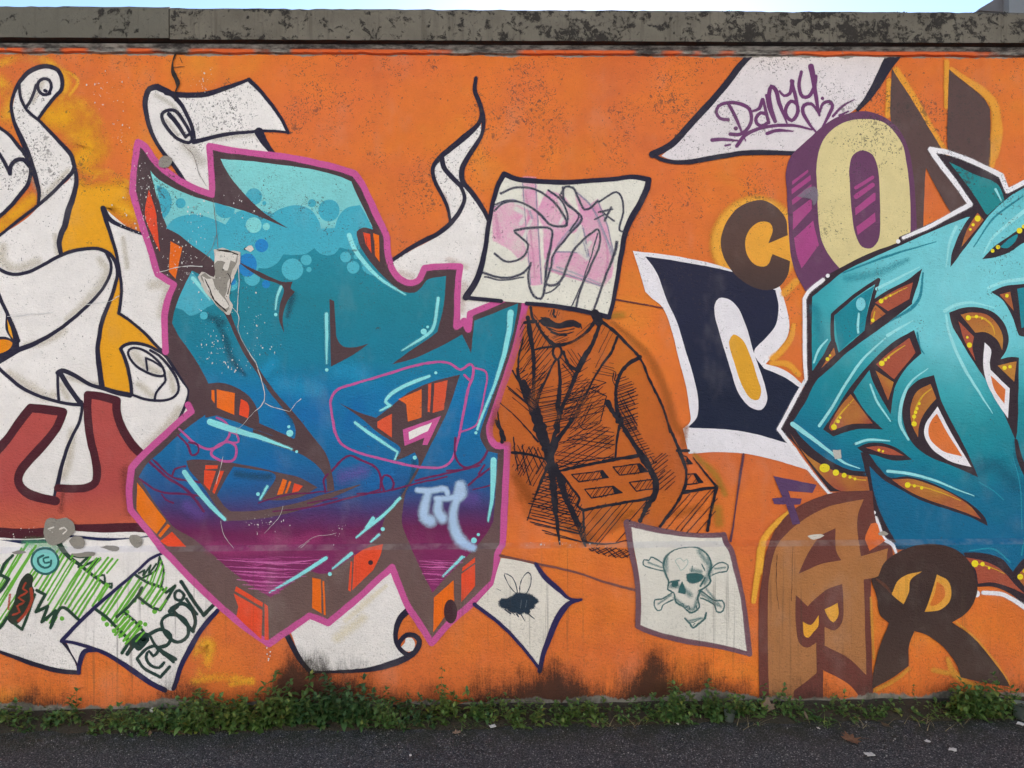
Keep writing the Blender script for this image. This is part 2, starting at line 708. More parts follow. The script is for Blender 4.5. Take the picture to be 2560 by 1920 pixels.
def simple_mat(name, color, rough=.8, var=.2, scale=20, bump=0.0, bscale=60, spec=.3):
    mt = bpy.data.materials.new(name)
    mt.use_nodes = True
    nt = mt.node_tree
    t = NT(nt)
    bs = nt.nodes['Principled BSDF']
    tc = t.n('ShaderNodeNewGeometry')
    n = t.noise(tc.outputs['Position'], scale, 4, .65)
    c = t.mix(n, tuple(v * (1 - var) for v in color[:3]) + (1,), tuple(min(1, v * (1 + var)) for v in color[:3]) + (1,))
    nt.links.new(c, bs.inputs['Base Color'])
    bs.inputs['Roughness'].default_value = rough
    bs.inputs['Specular IOR Level'].default_value = spec
    if bump:
        b = t.n('ShaderNodeBump', ins={'Strength': bump, 'Distance': .01, 'Height': t.noise(tc.outputs['Position'], bscale, 5, .7)})
        nt.links.new(b.outputs[0], bs.inputs['Normal'])
    return mt

# ------------------------------------------------------------------ ground
def mesh_obj(name, verts, faces, mat, parent=None, smooth=False):
    me = bpy.data.meshes.new(name)
    me.from_pydata(verts, [], faces)
    me.update()
    if smooth:
        me.polygons.foreach_set('use_smooth', [True] * len(me.polygons))
    return link(name, me, mat, parent)


def box_vf(x0, x1, y0, y1, z0, z1):
    v = [(x0, y0, z0), (x1, y0, z0), (x1, y1, z0), (x0, y1, z0), (x0, y0, z1), (x1, y0, z1), (x1, y1, z1), (x0, y1, z1)]
    f = [(0, 3, 2, 1), (4, 5, 6, 7), (0, 1, 5, 4), (1, 2, 6, 5), (2, 3, 7, 6), (3, 0, 4, 7)]
    return v, f


def asphalt_mat():
    mt = bpy.data.materials.new('asphalt')
    mt.use_nodes = True
    t = NT(mt.node_tree)
    bs = mt.node_tree.nodes['Principled BSDF']
    pos = t.n('ShaderNodeNewGeometry').outputs['Position']
    vo = t.n('ShaderNodeTexVoronoi', ins={'Vector': pos, 'Scale': 170.0})
    sepc = t.n('ShaderNodeSeparateColor', ins={0: vo.outputs['Color']})
    base = t.mix(sepc.outputs[0], (.052, .053, .057, 1), (.19, .188, .186, 1))
    lt = t.step(sepc.outputs[1], .88, .96)
    base = t.mix(lt, base, (.42, .41, .39, 1))
    gap = t.step(vo.outputs['Distance'], .30, .62)
    base = t.mix(t.math('MULTIPLY', gap, .8), base, (.024, .024, .027, 1))
    big = t.noise(pos, 2.2, 5, .65)
    base = t.mix(t.math('MULTIPLY', t.step(big, .45, .75), .35), base, (.075, .065, .052, 1))
    sep = t.n('ShaderNodeSeparateXYZ', ins={0: pos})
    mo = t.math('MULTIPLY', t.step(sep.outputs[1], -.48, -.16), t.step(t.noise(pos, 9, 5, .7), .34, .58))
    base = t.mix(t.math('MULTIPLY', mo, .75), base, (.030, .034, .016, 1))
    mt.node_tree.links.new(base, bs.inputs['Base Color'])
    bs.inputs['Roughness'].default_value = .86
    bs.inputs['Specular IOR Level'].default_value = .3
    h = t.math('SUBTRACT', 1.0, vo.outputs['Distance'])
    h = t.math('ADD', h, t.math('MULTIPLY', t.noise(pos, 60, 4, .7), .9))
    b = t.n('ShaderNodeBump', ins={'Strength': 1.0, 'Distance': .006, 'Height': h})
    mt.node_tree.links.new(b.outputs[0], bs.inputs['Normal'])
    return mt


M_ASPH = asphalt_mat()
# the sheet rises and falls a little near the wall and runs flat to the horizon
gx = [-400, -60, -12, -5] + [-3 + .06 * i for i in range(101)] + [5, 12, 60, 400]
gy = [-400, -60, -12, -4, -2, -1.4] + [-1.2 + .05 * i for i in range(26)] + [.3, 3, 12, 60, 400]
gv, gf = [], []
for yy in gy:
    for xx in gx:
        zz = 0.0
        if abs(xx) < 4 and -1.5 < yy < .2:
            zz = .006 * noise.noise(Vector((xx * 2.1, yy * 2.1, 3))) + .003 * noise.noise(Vector((xx * 9, yy * 9, 7))) - .004
        gv.append((xx, yy, zz))
nx_ = len(gx)
for j in range(len(gy) - 1):
    for i in range(nx_ - 1):
        a = j * nx_ + i
        gf.append((a, a + 1, a + nx_ + 1, a + nx_))
GROUND = mesh_obj('asphalt_ground', gv, gf, M_ASPH, smooth=True)
GROUND['kind'] = 'structure'

# soil and dust that has gathered in the angle under the wall
M_SOIL = simple_mat('soil', (.060, .050, .034), .95, .55, 60, 1.0, 120)
sv, sf = [], []
NSX = 170
for i in range(NSX + 1):
    xx = -3.4 + 6.8 * i / NSX
    w = .15 + .05 * noise.noise(Vector((xx * 1.7, 0, 1))) + .035 * noise.noise(Vector((xx * 7, 0, 2)))
    for j in range(6):
        f = j / 5
        yy = -PLINTH - .0005 - w * f
        zz = .004 + .028 * (1 - f) ** 1.6 + .007 * noise.noise(Vector((xx * 12, yy * 12, 5))) * (1 - f)
        if j == 5:
            zz = -.004
        sv.append((xx, yy, zz))
for i in range(NSX):
    for j in range(5):
        a = i * 6 + j
        sf.append((a, a + 1, a + 7, a + 6))
SOIL = mesh_obj('soil_strip', sv, sf, M_SOIL, smooth=True)
SOIL['kind'] = 'structure'

# loose grit on the asphalt
M_GRIT = bpy.data.materials.new('grit')
M_GRIT.use_nodes = True
_t = NT(M_GRIT.node_tree)
_oi = _t.n('ShaderNodeNewGeometry')
_c = _t.ramp(_oi.outputs['Random Per Island'], [(0, (.02, .02, .022, 1)), (.5, (.06, .057, .05, 1)), (.85, (.15, .14, .12, 1)), (1, (.42, .40, .36, 1))])
M_GRIT.node_tree.links.new(_c, M_GRIT.node_tree.nodes['Principled BSDF'].inputs['Base Color'])
M_GRIT.node_tree.nodes['Principled BSDF'].inputs['Roughness'].default_value = .8
rg = random.Random(11)
gv, gf = [], []
for i in range(15000):
    yy = -.03 - abs(rg.gauss(0, .34)) if i < 6000 else rg.uniform(-.95, -.12)
    if yy < -1.0:
        continue
    xx = rg.uniform(-2.9, 2.9)
    s = rg.uniform(.0012, .0034) * (1.7 if rg.random() < .04 else 1)
    b = len(gv)
    ang = rg.uniform(0, 6.28)
    zb = .006 * noise.noise(Vector((xx * 2.1, yy * 2.1, 3))) - .004
    for k in range(4):
        a = ang + k * 1.57 + rg.uniform(-.4, .4)
        gv.append((xx + math.cos(a) * s, yy + math.sin(a) * s * rg.uniform(.6, 1.2), zb - .001))
    gv.append((xx + rg.uniform(-.4, .4) * s, yy + rg.uniform(-.4, .4) * s, zb + s * rg.uniform(.5, 1.1)))
    for k in range(4):
        gf.append((b + k, b + (k + 1) % 4, b + 4))
GR = mesh_obj('grit', gv, gf, M_GRIT)
tag(GR, 'loose stone grit scattered over the dark asphalt', 'grit', kind='stuff')

# ------------------------------------------------------------------ wall body, head band, coping


def orange_ramp(t):
    geo = t.n('ShaderNodeNewGeometry')
    pos = geo.outputs['Position']
    n = t.noise(t.scalev(pos, (1, 1, 1.3)), 1.1, 4, .62)
    c = t.ramp(n, [(.30, refl('#CE6A40')), (.44, refl('#D87340')), (.56, refl('#DD793C')), (.70, refl('#DF8B3E'))])
    # older coats showing through in rolled bands
    rb = t.step(t.noise(t.scalev(pos, (7, 1, 1.1)), 1.0, 3, .6), .52, .68)
    c = t.mix(t.math('MULTIPLY', rb, .22), c, refl('#C8683E'))
    return c


ORANGE = paint('', key='orange_ground', ramp=orange_ramp)
WX = 9.0
pr = [(-.35, -PLINTH), (LEDGE_LO, -PLINTH), (LEDGE_HI, 0.0), (2.99, 0.0), (2.99, .26), (-.35, .26)]
v, f = [], []
xs = [-WX, WX]
for xx in xs:
    for z_, y_ in pr:
        v.append((xx, y_, z_))
n_ = len(pr)
for k in range(n_):
    f.append((k, (k + 1) % n_, n_ + (k + 1) % n_, n_ + k))
f.append(tuple(range(n_ - 1, -1, -1)))
f.append(tuple(range(n_, 2 * n_)))
body = mesh_obj('plaster_wall', v, f, ORANGE, WALL)
bmx = bmesh.new()
bmx.from_mesh(body.data)
bmesh.ops.recalc_face_normals(bmx, faces=bmx.faces)
bmx.to_mesh(body.data)
bmx.free()
body['label'] = 'orange painted plaster with a proud plinth along its lower third'


def coping_mat():
    mt = bpy.data.materials.new('coping_concrete')
    mt.use_nodes = True
    t = NT(mt.node_tree)
    bs = mt.node_tree.nodes['Principled BSDF']
    pos = t.n('ShaderNodeNewGeometry').outputs['Position']
    sep = t.n('ShaderNodeSeparateXYZ', ins={0: pos})
    n1 = t.noise(pos, 6, 5, .65)
    n2 = t.noise(pos, 120, 4, .7)
    c = t.mix(n1, (.072, .062, .048, 1), (.235, .208, .165, 1))
    c = t.mix(t.math('MULTIPLY', n2, .35), c, (.13, .12, .10, 1))
    dr = t.noise(t.scalev(pos, (34, 1, 2.5)), 1.0, 3, .65)
    c = t.mix(t.math('MULTIPLY', t.step(dr, .5, .72), .45), c, (.075, .066, .052, 1))
    # left block is greyer and greener
    lf = t.math('SUBTRACT', 1.0, t.step(sep.outputs[0], xcol(425, 60), xcol(455, 60)))
    c = t.mix(t.math('MULTIPLY', lf, .55), c, (.115, .110, .090, 1))
    # black lichen: clustered blotches with crumbly rims
    cl = t.noise(t.scalev(pos, (1, 1, 1.6)), 3.4, 4, .7)
    bl = t.noise(pos, 24, 6, .78, .4)
    rgt_ = t.step(sep.outputs[0], xcol(1700, 60), xcol(2350, 60))
    thr = t.math('SUBTRACT', .585, t.math('MULTIPLY', t.step(cl, .42, .64), .125))
    thr = t.math('SUBTRACT', thr, t.math('MULTIPLY', rgt_, .035))
    thr = t.math('ADD', thr, t.math('MULTIPLY', lf, .04))
    lm = t.step(t.math('SUBTRACT', bl, thr), -.030, .055)
    vo = t.n('ShaderNodeTexVoronoi', ins={'Vector': pos, 'Scale': 26.0, 'Randomness': 1.0})
    sc_ = t.n('ShaderNodeSeparateColor', ins={0: vo.outputs['Color']})
    rad = t.math('MULTIPLY', sc_.outputs[0], .30)
    sp = t.math('MULTIPLY', t.step(t.math('SUBTRACT', rad, t.math('ADD', vo.outputs['Distance'], t.math('MULTIPLY', t.math('SUBTRACT', n2, .5), .12))), .0, .03), t.step(sc_.outputs[1], .55, .6))
    lm = t.math('MAXIMUM', lm, sp)
    lcol = t.mix(t.noise(pos, 70, 3, .7), (.012, .010, .010, 1), (.040, .035, .031, 1))
    c = t.mix(t.math('MULTIPLY', lm, .92), c, lcol)
    # the underside is coloured near black: soffit shade put into the colour
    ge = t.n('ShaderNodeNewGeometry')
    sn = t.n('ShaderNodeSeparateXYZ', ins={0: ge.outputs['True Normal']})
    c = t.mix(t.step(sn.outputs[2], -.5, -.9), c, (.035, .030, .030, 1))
    mt.node_tree.links.new(c, bs.inputs['Base Color'])
    bs.inputs['Roughness'].default_value = .92
    bs.inputs['Specular IOR Level'].default_value = .2
    h = t.math('ADD', t.math('MULTIPLY', n2, .5), t.math('MULTIPLY', t.noise(pos, 28, 5, .7), 1.0))
    h = t.math('ADD', h, t.math('MULTIPLY', lm, .5))
    b = t.n('ShaderNodeBump', ins={'Strength': .8, 'Distance': .006, 'Height': h})
    mt.node_tree.links.new(b.outputs[0], bs.inputs['Normal'])
    return mt


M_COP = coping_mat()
OV = .07
Z_CT = 1.45 + (960 - 21) / FPX * (3.37 - OV)
Z_CB = 1.45 + (960 - 101) / FPX * (3.37 - OV)


def coping(x0, x1, dz, label):
    sec = [(-OV, Z_CB), (-OV + .001, Z_CB + .008), (-OV, Z_CB + .04), (-OV, Z_CB + .085), (-OV + .002, Z_CT - .012), (-OV + .012, Z_CT), (.02, Z_CT + .012), (.15, Z_CT + .02),
           (.29, Z_CT + .01), (.33, Z_CT - .005), (.33, Z_CB), (.30, Z_CB + .0005)]
    n = max(2, int((x1 - x0) / .035))
    v, f = [], []
    for i in range(n + 1):
        xx = x0 + (x1 - x0) * i / n
        for k, (y_, z_) in enumerate(sec):
            q = Vector((xx * 8, y_ * 8, z_ * 8))
            a = .0030 if 0 < k < 10 else .0016
            e = .0035 * noise.noise(Vector((xx * 30, k, 4))) if k in (4, 5, 6) else 0
            vv = noise.noise_vector(q * 1.3) * a
            v.append((xx, y_ + vv.y, z_ + vv.z + e + dz))
    m_ = len(sec)
    for i in range(n):
        for k in range(m_):
            a = i * m_ + k
            b = i * m_ + (k + 1) % m_
            f.append((a, b, b + m_, a + m_))
    f.append(tuple(range(m_ - 1, -1, -1)))
    f.append(tuple(n * m_ + k for k in range(m_)))
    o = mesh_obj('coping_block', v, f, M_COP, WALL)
    bb = bmesh.new()
    bb.from_mesh(o.data)
    bmesh.ops.recalc_face_normals(bb, faces=bb.faces)
    bb.to_mesh(o.data)
    bb.free()
    o['label'] = label
    return o


XJ = xcol(440, 60)
coping(-WX, XJ - .0025, .004, 'greyer concrete coping block left of the vertical joint')
coping(XJ + .0025, WX, -.001, 'long concrete coping block blotched with black lichen')
# tufts of moss on the top edge
M_MOSS = simple_mat('dark_moss', (.030, .030, .018), .95, .5, 90, .8, 200)


def moss(px, w, h, seed):
    r = random.Random(seed)
    d = ray(px, 22)
    xx = d.x / d.y * (3.37 - OV)
    v, f = [], []
    for i in range(int(w * 900)):
        u = r.gauss(0, w / 3)
        hh = h * math.exp(-(u / (w / 2.2)) ** 2) * r.uniform(.3, 1)
        y_ = -OV + .012 + r.uniform(0, .03)
        b = len(v)
        a = r.uniform(0, 6.28)
        s = r.uniform(.003, .007)
        z0 = Z_CT - .004
        for k in range(3):
            v.append((xx + u + math.cos(a + k * 2.1) * s, y_ + math.sin(a + k * 2.1) * s, z0))
        v.append((xx + u + r.uniform(-.004, .004), y_ + r.uniform(-.004, .004), z0 + hh))
        f += [(b, b + 1, b + 3), (b + 1, b + 2, b + 3), (b + 2, b, b + 3)]
    o = mesh_obj('moss_tuft', v, f, M_MOSS, WALL)
    o['kind'] = 'stuff'


moss(1830, .12, .012, 1)
moss(2440, .05, .012, 2)
moss(2250, .14, .008, 3)
moss(430, .06, .007, 4)
moss(2520, .10, .011, 5)


def band_mat():
    mt = bpy.data.materials.new('head_band')
    mt.use_nodes = True
    t = NT(mt.node_tree)
    bs = mt.node_tree.nodes['Principled BSDF']
    pos = t.n('ShaderNodeNewGeometry').outputs['Position']
    sep = t.n('ShaderNodeSeparateXYZ', ins={0: pos})
    n = t.noise(t.scalev(pos, (1, 1, 4)), 14, 5, .72)
    c = t.mix(t.step(n, .35, .7), (.045, .04, .042, 1), (.34, .32, .30, 1))
    # orange left on the lower lip, worn off in places
    zl = zrow(134)
    on = t.math('MULTIPLY', t.step(t.noise(t.scalev(pos, (1, 1, .2)), 2.3, 3, .6),   .43, .50), t.step(sep.outputs[2], zl + .011, zl + .005))
    on = t.math('MULTIPLY', on, t.step(t.noise(pos, 40, 4, .7), .30, .42))
    c = t.mix(on, c, refl('#D8663A'))
    mt.node_tree.links.new(c, bs.inputs['Base Color'])
    bs.inputs['Roughness'].default_value = .9
    b = t.n('ShaderNodeBump', ins={'Strength': .9, 'Distance': .008, 'Height': t.noise(pos, 40, 5, .7)})
    mt.node_tree.links.new(b.outputs[0], bs.inputs['Normal'])
    return mt


v, f = [], []
NB = 420
zb0, zb1 = 1.45 + (960 - 134) / FPX * 3.352, Z_CB - .002
for i in range(NB + 1):
    xx = -WX / 2 + WX * i / NB
    e = .006 * noise.noise(Vector((xx * 9, 0, 8))) + .003 * noise.noise(Vector((xx * 33, 0, 8)))
    dd = .018 + .003 * noise.noise(Vector((xx * 6, 0, 12)))
    gap = 1.0
    for y_, z_ in ((-.0002, zb0 + e), (-dd * gap, zb0 + e + .003), (-dd * gap, zb0 + .016), (-dd * gap - .006, zb1 - .012), (-.03, zb1)):
        v.append((xx, y_, z_))
for i in range(NB):
    for k in range(4):
        a = i * 5 + k
        f.append((a, a + 5, a + 6, a + 1))
o = mesh_obj('mortar_band', v, f, band_mat(), WALL)
o['label'] = 'crumbling mortar band under the coping with orange left on its lip'

# ------------------------------------------------------------------ building behind the wall
BY = 22.0


def at_y(px, py, y):
    d = ray(px, py)
    return EYE + d * ((y - EYE.y) / d.y)


BLD = bpy.data.objects.new('apartment_building', None)
COL.objects.link(BLD)
c0 = at_y(2523, 10, BY)
BLD.location = (c0.x + 6, BY + 5, 0)
tag(BLD, 'corner of a grey flat roofed building with jutting eave showing above the coping', 'building')
M_BW = simple_mat('render_grey', (.26, .255, .25), .85, .12, 3, .2, 60)
M_BB = simple_mat('render_grey_shaded', (.20, .25, .33), .85, .12, 3, .2, 60)  # side face tinted blue: its cool shade is put into the colour
M_BE = simple_mat('eave_metal', (.16, .145, .14), .6, .15, 5)
M_GL = simple_mat('window_glass', (.03, .04, .05), .12, .2, 3, spec=.6)
M_FR = simple_mat('window_frame_paint', (.5, .5, .48), .6, .1, 5)


def bpart(name, x0, x1, y0, y1, z0, z1, mat, par=None):
    bx, by = BLD.location.x, BLD.location.y
    vv, ff = box_vf(x0 - bx, x1 - bx, y0 - by, y1 - by, z0, z1)
    if par is not None:
        pass
    return mesh_obj(name, vv, ff, mat, par or BLD)


ze = at_y(2488, 15, BY).z
bpart('front_wall', c0.x, c0.x + 13, BY, BY + 10, 0, ze + .6, M_BW)
c1 = at_y(2489, 10, BY + 1.2)
bpart('side_wall', c1.x, c0.x + 12.9, BY + 1.2, BY + 9.9, 0, ze + .3, M_BB)
c2 = at_y(2444, 13, BY + .4)
bx, by = BLD.location.x, BLD.location.y
ev = [(c2.x, BY + .3, ze), (c0.x - .002, BY + .3, ze - .05), (c0.x - .002, BY + 10.3, ze - .05), (c2.x, BY + 10.3, ze),
      (c2.x, BY + .3, ze + .06), (c0.x - .002, BY + .3, ze + .55), (c0.x - .002, BY + 10.3, ze + .55), (c2.x, BY + 10.3, ze + .06)]
mesh_obj('eave', [(a - bx, b - by, c) for a, b, c in ev], [(0, 3, 2, 1), (4, 5, 6, 7), (0, 1, 5, 4), (1, 2, 6, 5), (2, 3, 7, 6), (3, 0, 4, 7)], M_BE, BLD)
bpart('roof_slab', c0.x + .3, c0.x + 13.2, BY - .4, BY + 10.4, ze + .6, ze + .85, M_BE)
for fl in range(4):
    for q in range(3):
        x0 = c0.x + 1.6 + q * 3.8
        z0 = 1.2 + fl * 3.0
        w_ = bpart('window', x0, x0 + 1.5, BY - .03, BY + .05, z0, z0 + 1.5, M_FR)
        bpart('pane', x0 + .08, x0 + 1.42, BY - .034, BY - .0305, z0 + .08, z0 + 1.42, M_GL, w_)

# ------------------------------------------------------------------ unseen house added across the road, behind the camera: its pale front sends warm light back to the wall
FILL_HOUSE = bpy.data.objects.new('fill_light_house', None)
COL.objects.link(FILL_HOUSE)
FILL_HOUSE.location = (0, -17.5, 0)
tag(FILL_HOUSE, 'unseen pale house with shutters, added across the road to bounce warm light onto the graffiti wall', 'house')
M_HW = simple_mat('pale_plaster', (.62, .60, .57), .85, .06, 2, .2, 40)
M_HR = simple_mat('roof_tile', (.30, .13, .08), .8, .25, 12)
M_HS = simple_mat('shutter_paint', (.12, .16, .13), .6, .1, 5)
vv, ff = box_vf(-24, 24, -4.5, 4.5, 0, 9.6)
mesh_obj('house_wall', vv, ff, M_HW, FILL_HOUSE)
mesh_obj('house_roof', [(-24.6, -5.2, 9.6), (24.6, -5.2, 9.6), (24.6, 5.2, 9.6), (-24.6, 5.2, 9.6), (-22, 0, 12.2), (22, 0, 12.2)], [(0, 3, 2, 1), (0, 1, 5, 4), (2, 3, 4, 5), (1, 2, 5), (3, 0, 4)], M_HR, FILL_HOUSE)
for fl in range(3):
    for k in range(9):
        x0 = -21 + k * 5.0
        z0 = 1.0 + fl * 3.05
        vv, ff = box_vf(x0, x0 + 1.2, 4.45, 4.53, z0, z0 + 1.6)
        w_ = mesh_obj('window', vv, ff, M_GL, FILL_HOUSE)
        for sx in (-.64, 1.22):
            vv, ff = box_vf(x0 + sx, x0 + sx + .62, 4.5005, 4.55, z0, z0 + 1.6)
            mesh_obj('shutter', vv, ff, M_HS, w_)

# ================================================================== the painting
NAVY, WHITE, YEL = paint('#221F33'), paint('#EAE4DC'), paint('#E7A437')
SHADE = paint('#B3A78F', .55)
SHADE2 = paint('#A39A88', .5)
YSOFT = paint('#EBA838', .95, cloud=.28)
YSOFT2 = paint('#F0B445', .75, cloud=.2)
PINK, BROWN, CYAN = paint('#C75B93'), paint('', key='letter_brown', ramp=zramp([(300, '#4A373B'), (1100, '#533F41'), (1350, '#6A5350'), (1600, '#6E5750')])), paint('#93E0DF')

# ---- yellow clouds sprayed on the orange ground
strokes('sprayed_cloud', [('A -20,440 150,400 330,430 460,560 420,680', 110), ('A -20,560 80,680 60,800', 170), ('A 330,780 420,740 560,760 640,860', 230), ('A 480,860 560,960 680,1030', 260)], YSOFT2, 1.0, part=True,
        label='soft yellow spray clouds on the orange behind the twisted paper ribbon')
strokes('sprayed_cloud', [('A 360,800 480,820 600,900 640,1020 560,1120', 330), ('A 560,1180 700,1200 860,1290', 120), ('A 560,1290 640,1400 820,1420 980,1500', 240), ('A 560,1600 650,1500', 300),
        ('A -20,1600 100,1480 220,1380', 160)], YSOFT, 1.0)
strokes('sprayed_cloud', [('A 600,1280 730,1180 880,1260', 45), ('A 640,1360 800,1420 960,1500', 40), ('A 650,1380 740,1260', 36), ('A 440,480 540,560 480,660', 40)], YSOFT2, .9)
fill('painted_ground', 'E 520,0* 440,250 420,430* 620,390 760,430 805,500 815,560 750,780 680,1000 680,1200 710,1340* 860,1390 915,1390* 900,1300 870,1180 835,1085* 900,1045 1000,1055 1100,1100* 1060,1050 900,890 822,840* 835,700 800,420 725,110* 850,0', paint('#E7A437', 1.0), feather=90)
CUR[0] = None
strokes('sprayed_cloud', [('M 1340,860 1440,800 1400,1000', 150), ('M 1340,1060 1500,1030 1740,1060', 90), ('M 1600,1080 1740,1050', 70)], YSOFT2, 1.0, part=True, label='pale yellow patches sprayed low on the orange by the letter tip')
CUR[0] = None

# ---- far left scrap of ribbon
fill('painted_ribbon', 'A -40,880* 0,890 60,935 120,1010 180,1080 210,1170 190,1270 130,1360 60,1440 -40,1530*', WHITE, True, 'white painted ribbon end with a curled lip at the left edge')
strokes('outline', [('A -40,850 0,885 60,930 120,1000 175,1070 213,1160 195,1270 130,1360 60,1440 -40,1530', [22, 26, 30, 26]), ('A -40,1010 0,1070 30,1120 70,1200*', 24), ('A 70,1200* 75,1150 110,1110 160,1103 205,1150', 30)], NAVY)

# ---- twisted paper ribbon
fill('painted_ribbon', 'A 95,700 140,580 200,510 260,468 330,458 400,485 430,560 425,620 380,670 320,750 265,820* 330,900 420,990 480,1060 505,1140* 490,1190 400,1290 275,1410* 270,1330 245,1220 215,1130 180,1030 130,920 90,820', WHITE, True,
     'white painted paper ribbon twisting upward into a tight curl')
fill('ribbon_fold', 'A 505,1150* 520,1230 500,1340 460,1470 435,1580* E 435,270 405,350 420,432* 330,487 200,552 100,572 0,535* -60,510* -60,330* 0,300 100,240 200,170 270,100 400,-20* 490,-100', WHITE)
strokes('airbrush_shading', [('A 300,560 230,700', 60), ('A 240,1240 300,1380', 90), ('A 330,1330 470,1180', 70), ('E 10,430 40,500 120,530 260,480', 120), ('E 20,380 20,480', 110), ('E 380,300 400,420', 70)], SHADE, 1.0)
strokes('outline', [('A 265,1410 270,1330 245,1220 215,1130 180,1030 130,920 92,820 78,720 100,640 150,550 220,485 330,458 400,485 430,560 425,620 385,665 330,730 270,815', [20, 34, 40, 26, 22, 34, 30, 26, 22]),
        ('A 135,590 145,680 190,765 265,830 350,915 430,1000 490,1070 515,1150* 500,1190 400,1295 270,1415 120,1530 -40,1660', [20, 22, 30, 26, 22, 18]),
        ('A 345,645 300,655 265,620 265,570 300,545 340,555 355,600 340,640', 22), ('A 250,590 235,640 215,690 180,745', 22), ('A 320,630 310,625', 22),
        ('A 515,1150 530,1230 515,1330 475,1450 445,1570 E 430,270 410,350 425,435*', [22, 34, 44, 38, 30])], NAVY)

# ---- large lower paper
fill('painted_paper', 'E -60,490* 0,525 100,568 200,550 330,485 420,438* 520,410 620,392 700,400 770,440 805,500 815,560 795,650 750,780 710,880 690,980 675,1080 685,1200 705,1340* 800,1380 900,1400 910,1330 885,1220 835,1085* 920,1045 1000,1055 1080,1090 1150,1140 1210,1220 1310,1370* 1300,1500* I 1350,200* 1000,600* 1000,900* 1100,1070* 1130,1170* -60,1180*', WHITE, True,
     'big white painted paper scroll with navy outlines and airbrushed folds')
strokes('airbrush_shading', [('E 690,470 740,540 700,640 600,760 460,880', [90, 130, 120, 60]), ('E 440,960 300,1040 180,1060', 90), ('E 380,1400 330,1420 200,1350 60,1250', [120, 150, 90]), ('E 420,1330 470,1420', 80), ('E 470,1280 600,1320 680,1330', 60),
        ('E 930,1120 1000,1200 1090,1250', 110), ('E 960,1330 1060,1410', 90), ('E 1180,1250 1200,1380', 80), ('E 1240,1560 1190,1640', 130), ('I 1240,180 1150,300 1020,440', 120), ('I 500,330 470,560 440,640', 100)], SHADE, 1.0)
strokes('outline', [('E -40,515 50,560 110,570 200,552 330,487 420,438 520,405 620,390 700,398 760,430 800,490 812,560 795,650 750,780 710,880 690,980 675,1080 685,1200 705,1340', [24, 24, 26, 24, 24, 28, 34, 40]),
        ('E 735,425 765,480 768,540 740,620 670,720 570,820 450,920 330,1000 200,1065 130,1090 60,1130 -40,1185', [18, 22, 22, 24, 36, 46]),
        ('E -40,1190 60,1280 150,1350 270,1410 400,1450 480,1465 560,1470', [26, 22, 22]),
        ('E 408,1440 400,1340 400,1250', 20), ('E 400,1250 430,1235 520,1270 620,1330 720,1360 800,1385 900,1405', [36, 26, 36]), ('E 420,1255 470,1340 520,1410 565,1470', 34),
        ('E 565,1450 568,1500 545,1600 515,1659 I 470,430 430,560 400,690 380,800 362,900 350,985', [20, 22, 26, 34, 30]),
        ('E 835,1085* 860,1060 920,1045 1000,1055 1080,1090 1140,1130 1200,1210 1260,1300 1307,1370 1290,1450 1240,1570', 22), ('E 835,1085* 860,1140 885,1220 905,1320 912,1400', 24),
        ('E 905,1400 1000,1430 1110,1442 1200,1420 1235,1370 1225,1300 1180,1220 1100,1130 1040,1095', 18), ('E 1020,1230 1015,1190 1010,1150* 1060,1170 1120,1210', 15),
        ('E 1135,1260 1145,1300 1110,1350 1080,1390 1070,1440', 16)], NAVY)
strokes('outline', [('E 885,1110 910,1080 970,1085 1050,1130 1110,1190 1140,1250 1135,1270 1080,1270 1000,1240 930,1190', 17)], NAVY, closed=True)
fill('outline', 'E 40,850* 90,930 130,1010 135,1090* 60,1130 -40,1190* -40,1000* 40,1000 75,1015* 40,950', NAVY)
strokes('outline', [('E -40,640 0,730 60,860 100,950 130,1030', 26)], NAVY)
fill('orange_patch', 'E 50,880* 75,940 92,1015* 65,975', YEL)
fill('orange_patch', 'E -40,1025* 40,1020 88,1042 70,1080 20,1110 -40,1122*', paint('#E08A2C'))

# ---- right hand paper beside the big letter
fill('painted_paper', 'E 725,110* 740,200 770,320 800,420 825,560 835,700 822,840* 900,890 1000,980 1060,1050 1140,1110* 1170,1000* 1190,700* 1230,640* 1080,560* 1030,310* 930,270 850,220 780,160', WHITE, True,
     'white painted paper flap with a pointed tip left of the pink outline')
strokes('airbrush_shading', [('E 1050,640 1150,650 1120,850', 130), ('E 850,320 880,520', 60)], SHADE, 1.0)
strokes('outline', [('E 712,112 735,200 780,340 805,430 830,560 840,700 822,838*', [36, 22, 20, 22]), ('E 822,838* 900,890 1000,975 1080,1060 1150,1120', 20), ('E 715,115 760,190 850,240 1010,302', [36, 24, 18])], NAVY)

